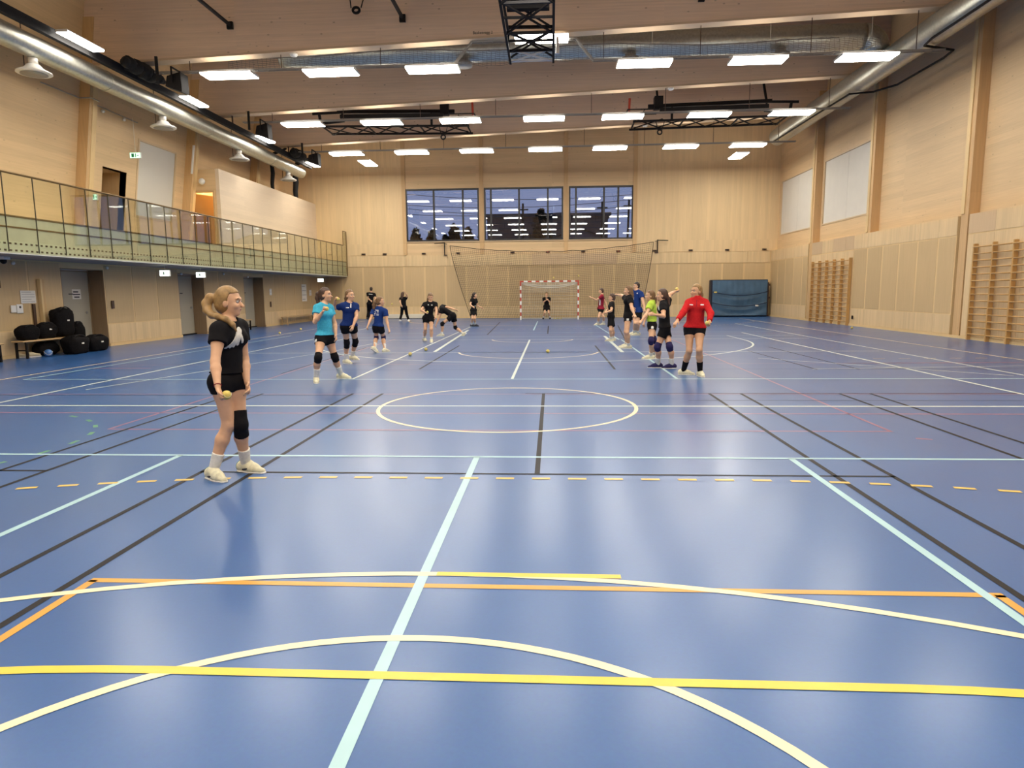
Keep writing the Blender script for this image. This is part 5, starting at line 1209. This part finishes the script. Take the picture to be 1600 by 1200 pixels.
    # ---------------- hair
    hs = SDF(); hs.ell(HP(-.012, 0, .032), HA, np.array([.102, .083, .101])*hk, .02); hs.ell(HP(-.035, 0, -.02), HA, np.array([.078, .078, .075 if short else .085])*hk, .02)
    def facecut(X, Y, Z):
        px_, py_, pz_ = X-hc[0], Y-hc[1], Z-hc[2]; a = (px_*HF[0]+py_*HF[1]+pz_*HF[2])/hk; c = (px_*HU[0]+py_*HU[1]+pz_*HU[2])/hk; bb_ = np.abs(px_*HR[0]+py_*HR[1]+pz_*HR[2])/hk
        hl_ = .078 if not short else .064
        d1 = np.minimum(a-(.012+.35*np.maximum(c-.03, 0)), hl_-c-.25*np.maximum(bb_-.03, 0))       # inside the face window
        return np.minimum(d1, .098-bb_)
    hs.cut(facecut)
    if tail:
        P = [HP(*q[:3]) for q in tail]
        for (q0, p0), (q1, p1) in zip(list(zip(tail, P))[:-1], list(zip(tail, P))[1:]): hs.p.append(('c', p0, p1, q0[3]*hk, q1[3]*hk, .02, None, (False, False), 'u'))
        hs.cuts = [lambda X, Y, Z: facecut(X, Y, Z)]
    ho = sdf_obj('hair', hs, min(h, .008), hair, root, base)
    if tail and tail[0][3] < .05 and h < .0085:
        p0 = HP(*tail[0][:3]); MB().tube([p0-base+(HU*math.cos(a)+HR*math.sin(a))*tail[0][3]*hk*.95 for a in np.linspace(0, 2*math.pi, 13)], .010, 6, False).build('hair_tie', 'lip', ho, True)
    if bun or False: pass
    if shoedet:
        d = nrm(wr['r']-el['r']); e1 = nrm(np.cross(d, [0, 1, .2])); e2 = np.cross(d, e1)
        MB().tube([wr['r']-base-d*.01+(e1*math.cos(q)+e2*math.sin(q))*.0285*k for q in np.linspace(0, 2*math.pi, 17)], .0035, 5, False).build('wrist_band', 'c_maroon', root, True)
    # ---------------- eyes, mouth
    if faceparts:
        for sg in (1, -1):
            e = MB().sphere(HP(.077, sg*.033, .006)-base, .0135*hk, 10).build('eye', 'eye_w', root, True)
            MB().sphere(HP(.0865, sg*.033, .006)-base, .0060*hk, 8).build('iris', 'eye_d', e, True)
            MB().tube([HP(.083+.006*(1-abs(q)), sg*(.033+q*.02), .030+.004*(1-abs(q)))-base for q in (-1, 0, 1)], .0042*hk, 5).build('eyebrow', hair, root, True)
        MB().sphere(HP(.0915, 0, -.058)-base, .018*hk, 10, (.32, 1., .36) if abs(HF[0]) > abs(HF[1]) else (1., .32, .36)).build('mouth', 'lip', root, True)
    return root
TAILB = [(-.095, 0, .045, .030), (-.135, 0, .02, .034), (-.15, 0, -.05, .036), (-.135, .0, -.13, .030), (-.12, .0, -.19, .012)]
TAIL_LOW = [(-.09, 0, -.01, .032), (-.115, 0, -.06, .034), (-.11, 0, -.14, .032), (-.10, 0, -.21, .014)]
LOOSE = [(-.06, 0, -.03, .07), (-.075, 0, -.11, .068), (-.085, 0, -.20, .055), (-.085, 0, -.27, .02)]
person('girl in black shirt and shorts with one black knee pad, ponytail, standing nearest the camera', 5.40, 1.60,
  dict(head=(357.5, 470), neck=(356.5, 501), pelvis=(356.5, 589), sh_r=(342, 515), sh_l=(374, 510), el_r=(336, 563), wr_r=(340, 602), ha_r=(347, 622), el_l=(382, 560), wr_l=(386, 596), ha_l=(388, 611),
       kn_r=(357, 662), an_r=(332, 733), kn_l=(375, 661), an_l=(384, 722)), -28, headface=8, headpitch=-3, sl=.80, h=.0062, kneepads=(0, 2), hair='hair_blond', sleeve=.42, blen=.24, hem=-.05, shoedet=True,
  tail=[(-.100, 0, .030, .028), (-.145, .01, .030, .032), (-.168, .02, -.02, .036), (-.150, .05, -.075, .034), (-.105, .09, -.105, .028), (-.045, .125, -.115, .024), (.020, .135, -.135, .022), (.070, .13, -.175, .018), (.095, .12, -.225, .007)],
  feet=(-35, -18), curl=(.75, .45), balls=('yellow ball held low by the nearest girl in black', None), sock=.15, armsign=(-1, -1, 1, -1),
  prints=[('chest_print', 'c_print', [((.12, .0, .09), (.12, .085, -.025), .011), ((.12, -.01, .09), (.12, .055, -.02), .011), ((.12, -.015, .09), (.12, .025, -.015), .011), ((.12, -.02, .09), (.12, -.008, .0), .011), ((.12, -.03, .10), (.12, -.045, .02), .010), ((.12, -.0, .075), (.12, -.035, .125), .022)])])
person('girl in turquoise shirt and black knee pads raising a ball to her shoulder', 11.55, 1.64,
  dict(head=(508.5, 460), neck=(506.5, 475), pelvis=(507.5, 525), sh_r=(496, 481), sh_l=(515, 481), el_r=(492, 502), wr_r=(504, 487), ha_r=(506.5, 479), el_l=(523, 505), wr_l=(524.5, 522), ha_l=(525.5, 530), kn_r=(497, 558), an_r=(494, 590), kn_l=(523, 557), an_l=(533, 584)),
  -30, headface=-5, h=.0078, topc='c_turq', kneepads=(1, 1), hair='hair_brown', tail=TAILB, feet=(-70, -15), curl=(.8, .4), balls=('yellow ball held at the shoulder of the girl in turquoise', None), sleeve=.45, blen=.32, hem=-.03, sock=.19, stripe='r', armsign=(-1, -1, -1, -1))
person('girl in dark blue shirt facing the camera with a ball raised behind her head', 14.2, 1.62,
  dict(head=(546.5, 461), neck=(545.5, 473), pelvis=(545, 508), sh_r=(534.5, 478), sh_l=(556, 478), el_r=(522.5, 481), wr_r=(523.5, 470.5), ha_r=(526, 464), el_l=(557, 494), wr_l=(552, 508), kn_r=(542, 535), an_r=(540.5, 562), kn_l=(555.5, 533), an_l=(550.5, 556)),
  -55, headface=-28, h=.0085, topc='c_blue', kneepads=(2, 2), hair='hair_dblond', tail=TAIL_LOW, feet=(-35, -30), curl=(.8, .4), balls=('yellow ball raised behind the head of the girl in dark blue', None), sleeve=.45, blen=.34, hem=.0, sock=.16, armsign=(1, -1, -1, -1),
  prints=[('collar_print', 'c_white', [((.12, -.012, .17), (.12, .0, .10), .014)]), ('chest_print', 'c_white', [((.12, .05, .09), (.12, .10, .09), .010)])])
person('girl in dark blue shirt seen from behind, white lettering on her back', 17.2, 1.50,
  dict(head=(594, 470.5), neck=(592.5, 480), pelvis=(591, 510), sh_l=(583.5, 486), sh_r=(602, 486), el_l=(579, 498), wr_l=(575, 508), el_r=(604.5, 501), wr_r=(607.5, 513), kn_l=(588, 527), an_l=(585, 543), kn_r=(599, 526), an_r=(601, 545.5)),
  62, headface=15, h=.0095, topc='c_blue2', kneepads=(1, 1), kneecol='c_purple', hair='hair_dblond', tail=[(-.095, 0, .03, .035), (-.14, .0, -.02, .042), (-.16, -.01, -.09, .048), (-.16, -.02, -.17, .04), (-.15, -.02, -.22, .012)], feet=(60, 40), footpitch=(0, -35), sleeve=.5, blen=.44, hem=-.02, sock=.17, ankY=(0., -.2),
  prints=[('back_lettering', 'c_white', [((-.12, -.05, .13), (-.12, .05, .13), .012), ((-.12, -.07, .075), (-.12, -.02, .075), .011), ((-.12, .03, .085), (-.12, .06, .085), .014), ((-.12, -.08, .03), (-.12, -.04, .03), .012), ((-.12, .01, .025), (-.12, .07, .025), .010), ((-.12, .01, -.005), (-.12, .07, -.005), .010), ((-.12, -.08, -.01), (-.12, -.05, -.01), .010)])])
person('person in black tracksuit standing at the far wall with back turned', 38.3, 1.80,
  dict(head=(580, 451.5), neck=(580, 457.5), pelvis=(578.5, 474), el_l=(576, 466.5), wr_l=(579, 469), el_r=(586.5, 467), wr_r=(586, 470), kn_l=(576, 485.5), an_l=(574, 496), kn_r=(579, 485.5), an_r=(577, 496.5)),
  95, h=.013, bottom='trousers', hair='hair_dark', short=True, female=False, shoec='c_greyshoe', sleeve=.5, faceparts=False, ankY=(0, 0), prints=[('back_lettering', 'c_white', [((-.12, -.09, .15), (-.12, .08, .15), .018)])])
person('person in black tracksuit at the far wall raising one arm to throw', 35.6, 1.55,
  dict(head=(629.5, 460), neck=(630, 465), pelvis=(631, 480), el_l=(625, 472), wr_l=(627, 477), el_r=(636, 461), wr_r=(632, 456), ha_r=(630, 454), kn_l=(627.5, 490.5), an_l=(625, 500), kn_r=(635.5, 490.5), an_r=(638.5, 500)),
  85, headface=60, h=.013, bottom='trousers', hair='hair_brown', tail=LOOSE, shoec='c_white', sleeve=.5, faceparts=False, ankY=(0, 0))
person('girl in black shirt and shorts walking toward the camera and looking down at her hand', 20.7, 1.56,
  dict(head=(672.5, 464), neck=(672, 471.5), pelvis=(669.5, 496), sh_r=(663.5, 475.5), sh_l=(680.5, 475), el_r=(658.5, 484.5), wr_r=(665, 488), el_l=(682, 485), wr_l=(681, 493), kn_r=(664.5, 514), an_r=(663, 528.5), kn_l=(674, 514), an_l=(674, 531)),
  -75, headpitch=-22, h=.0095, hair='hair_dblond', tail=[(-.06, .03, -.03, .06), (-.05, .055, -.10, .05), (-.02, .075, -.17, .035), (0, .08, -.21, .012)], feet=(-60, -80), curl=(.8, .4), balls=('small ball in the hand of the girl looking down', None), blen=.42, hem=.08, sock=.12, ankY=(.15, -.2),
  prints=[('chest_print', 'c_white', [((.12, .055, .10), (.12, .06, .10), .016), ((.12, -.06, .105), (.12, -.055, .105), .018)])])
person('girl in black bending far forward to pick something up, knee pads, one leg stretched back', 23.4, 1.58,
  dict(head=(683, 486), neck=(688.5, 480), pelvis=(707, 492), sh_l=(690.5, 482.5), sh_r=(691.5, 478), el_l=(686, 496), wr_l=(681, 508), el_r=(701.5, 480), wr_r=(711, 483), kn_l=(691, 505), an_l=(690.5, 521.5), kn_r=(711.5, 511), an_r=(724, 520.5)),
  180, h=.0095, leanY=.05, headpitch=-60, kneepads=(1, 1), hair='hair_brown', tail=[(-.09, 0, .03, .03), (-.12, 0, .06, .03), (-.1, 0, .13, .012)], feet=(185, 175), footpitch=(-48, 0), blen=.5, hem=.02, ankY=(.05, -.1), faceparts=False, sock=.1)
person('girl in black standing before the stop net holding one hand out', 29.9, 1.55,
  dict(head=(741.5, 461), neck=(740.5, 466.5), pelvis=(740, 484), el_r=(734.5, 475.5), wr_r=(738.5, 478.5), el_l=(746.5, 477.5), wr_l=(752.5, 480.5), kn_r=(738, 497), an_r=(737, 507), kn_l=(742, 497), an_l=(742.5, 506.5)),
  -30, headface=15, h=.012, hair='hair_dark', tail=TAIL_LOW, shoec='c_greyshoe', blen=.62, hem=.03, faceparts=False, ankY=(0, 0), prints=[('leg_logo', 'c_white', [((.12, .03, -.12), (.12, .03, -.13), .02)])])
person('goalkeeper in black standing inside the goal with folded arms', 37.1, 1.55,
  dict(head=(854, 459), neck=(854, 464), pelvis=(854, 477.5), el_r=(849.5, 470.5), wr_r=(853.5, 467.5), el_l=(859, 470.5), wr_l=(855.5, 467), kn_r=(851, 487.5), an_r=(849, 495.5), kn_l=(857.5, 487.5), an_l=(859.5, 495.5)),
  -95, h=.012, hair='hair_blond', short=True, female=False, shoec='c_greyshoe', blen=.62, sleeve=.9, faceparts=False, ankY=(0, 0))
person('child in red, white and navy shirt stretching one arm out to the left', 30.3, 1.66,
  dict(head=(939.5, 455), neck=(940.5, 461), pelvis=(938.5, 482), sh_l=(939.5, 464), el_l=(931.5, 469), wr_l=(924.5, 465), sh_r=(944.5, 464), el_r=(946, 472.5), wr_r=(948, 478.5), kn_l=(935.5, 495.5), an_l=(934, 505.5), kn_r=(943, 495), an_r=(943, 505)),
  -150, headface=180, h=.012, topc='c_maroon', hair='hair_brown', short=True, female=False, blen=.45, faceparts=False, ankY=(0, 0), armsign=(-1, -1, -1, -1), prints=[('white_panel', 'c_white', [((.12, -.02, .15), (.12, -.05, -.2), .035)]), ('navy_panel', 'c_navy', [((.12, .12, .15), (.12, .10, -.2), .035)])])
person('boy in black shirt and long shorts facing left with bent arm', 20.7, 1.54,
  dict(head=(956, 461.5), neck=(956, 469), pelvis=(954.5, 491), sh_l=(956.5, 473), el_l=(955, 482), wr_l=(948.5, 484), el_r=(950.5, 480), wr_r=(947, 482.5), kn_l=(954, 512), an_l=(955, 526), kn_r=(957, 511.5), an_r=(958, 525)),
  178, h=.0095, hair='hair_brown', short=True, female=False, blen=.72, sock=.13, ankY=(.1, -.1))
person('tall girl in black with long hair, one arm stretched forward, facing left', 18.1, 1.74,
  dict(head=(981.5, 453), neck=(983, 461), pelvis=(981.5, 492), sh_l=(985, 467.5), el_l=(987, 480), wr_l=(991, 489.5), sh_r=(979, 466), el_r=(972, 460.5), wr_r=(965.5, 459), kn_l=(979.5, 518), an_l=(982, 538.5), kn_r=(978, 517.5), an_r=(979, 537)),
  172, h=.009, hair='hair_dblond', tail=LOOSE, blen=.34, hem=.06, sock=.09, ankY=(.1, -.1), stripe='l', feet=(175, 180), armsign=(1, 1, -1, -1))
person('tall boy in royal blue shirt with a white ring print, dark glasses', 23.2, 1.88,
  dict(head=(994.5, 445), neck=(994.5, 452), pelvis=(994.5, 483), sh_r=(986.5, 457), sh_l=(1002, 457.5), el_l=(1005, 470), wr_l=(1007, 480), el_r=(985.5, 470), wr_r=(989, 479), kn_r=(992.5, 503), an_r=(990.5, 518), kn_l=(996, 503), an_l=(996.5, 518.5)),
  -125, headface=-165, h=.0095, topc='c_blue2', hair='hair_dark', short=True, female=False, blen=.62, hem=.06, sock=.12, ankY=(0, 0), feet=(-170, -150),
  prints=[('ring_print', 'c_white', [((.12, .07, .02), (.12, .10, .05), .012), ((.12, .10, .05), (.12, .10, -.03), .012), ((.12, .10, -.03), (.12, .07, -.06), .012), ((.12, .07, -.06), (.12, .04, -.03), .012), ((.12, .04, -.03), (.12, .04, .02), .012), ((.12, .04, .02), (.12, .07, .05), .012)]), ('chest_logo', 'c_white', [((.12, -.07, .14), (.12, -.075, .14), .018)])])
person('girl in lime yellow shirt facing left, reaching down with one hand', 15.3, 1.62,
  dict(head=(1016, 460), neck=(1018.5, 469), pelvis=(1018.5, 504), sh_l=(1016, 475), el_l=(1010.5, 488.5), wr_l=(1003, 498), sh_r=(1018, 475), el_r=(1011, 488), wr_r=(1007, 500), kn_l=(1017.5, 530), an_l=(1017, 553.5), kn_r=(1022, 529), an_r=(1021.5, 552)),
  176, h=.009, topc='c_lime', kneepads=(1, 1), kneecol='c_purple', hair='hair_dblond', tail=TAIL_LOW, blen=.36, hem=-.06, sock=.10, stripe='l', feet=(172, 178), ankY=(.12, -.1))
person('girl in black with purple knee pads and purple shoes drawing her arm back to throw', 13.4, 1.64,
  dict(head=(1034.5, 461), neck=(1037, 470.5), pelvis=(1038.5, 511), sh_l=(1036, 478), el_l=(1037, 493.5), wr_l=(1023, 491), sh_r=(1042, 474), el_r=(1046.5, 459.5), wr_r=(1055, 454.5), ha_r=(1060, 454), kn_l=(1027.5, 541), an_l=(1028.5, 568), kn_r=(1046.5, 541), an_r=(1050, 569)),
  172, h=.0085, kneepads=(1, 1), kneecol='c_purple', shoec='c_purple', hair='hair_brown', tail=[(-.09, 0, .0, .03), (-.12, 0, -.06, .03), (-.12, 0, -.17, .03), (-.11, 0, -.27, .026), (-.10, 0, -.33, .01)], blen=.48, hem=.0, sock=.15, feet=(182, 178), curl=(.8, .4), balls=('yellow ball in the drawn-back hand of the girl with purple knee pads', None), armsign=(1, 1, -1, -1),
  prints=[('sleeve_patch', 'c_white', [((.04, -.14, .11), (.04, -.16, .04), .03)])])
person('girl in bright red zip jacket and black shorts holding a ball at her hip', 12.2, 1.70,
  dict(head=(1088, 454.5), neck=(1088.5, 466), pelvis=(1085.5, 511), sh_r=(1076, 473), sh_l=(1102, 473), el_r=(1067, 488), wr_r=(1058.5, 499.5), ha_r=(1054, 506), el_l=(1110.5, 489), wr_l=(1108.5, 501.5), ha_l=(1106.5, 508), kn_r=(1077, 547), an_r=(1067.5, 578), kn_l=(1092.5, 546), an_l=(1094, 580)),
  -98, headface=-150, h=.008, wide=.92, topc='c_red', sleeve=2, hair='hair_blond', tail=TAIL_LOW, sockc='c_black', sock=.19, blen=.30, hem=.0, feet=(-20, -85), curl=(.4, .75), balls=(None, 'yellow ball held at the hip of the girl in red'), skin='skin2',
  prints=[('chest_print', 'c_white', [((.12, .07, .085), (.12, .11, .085), .010), ((.12, -.07, .09), (.12, -.11, .09), .012)]), ('zip', 'c_maroon', [((.12, 0, .17), (.12, 0, .06), .006)])], armsign=(-1, -1, -1, -1))
for o in bpy.data.objects:
    if '_o' in o: del o['_o']
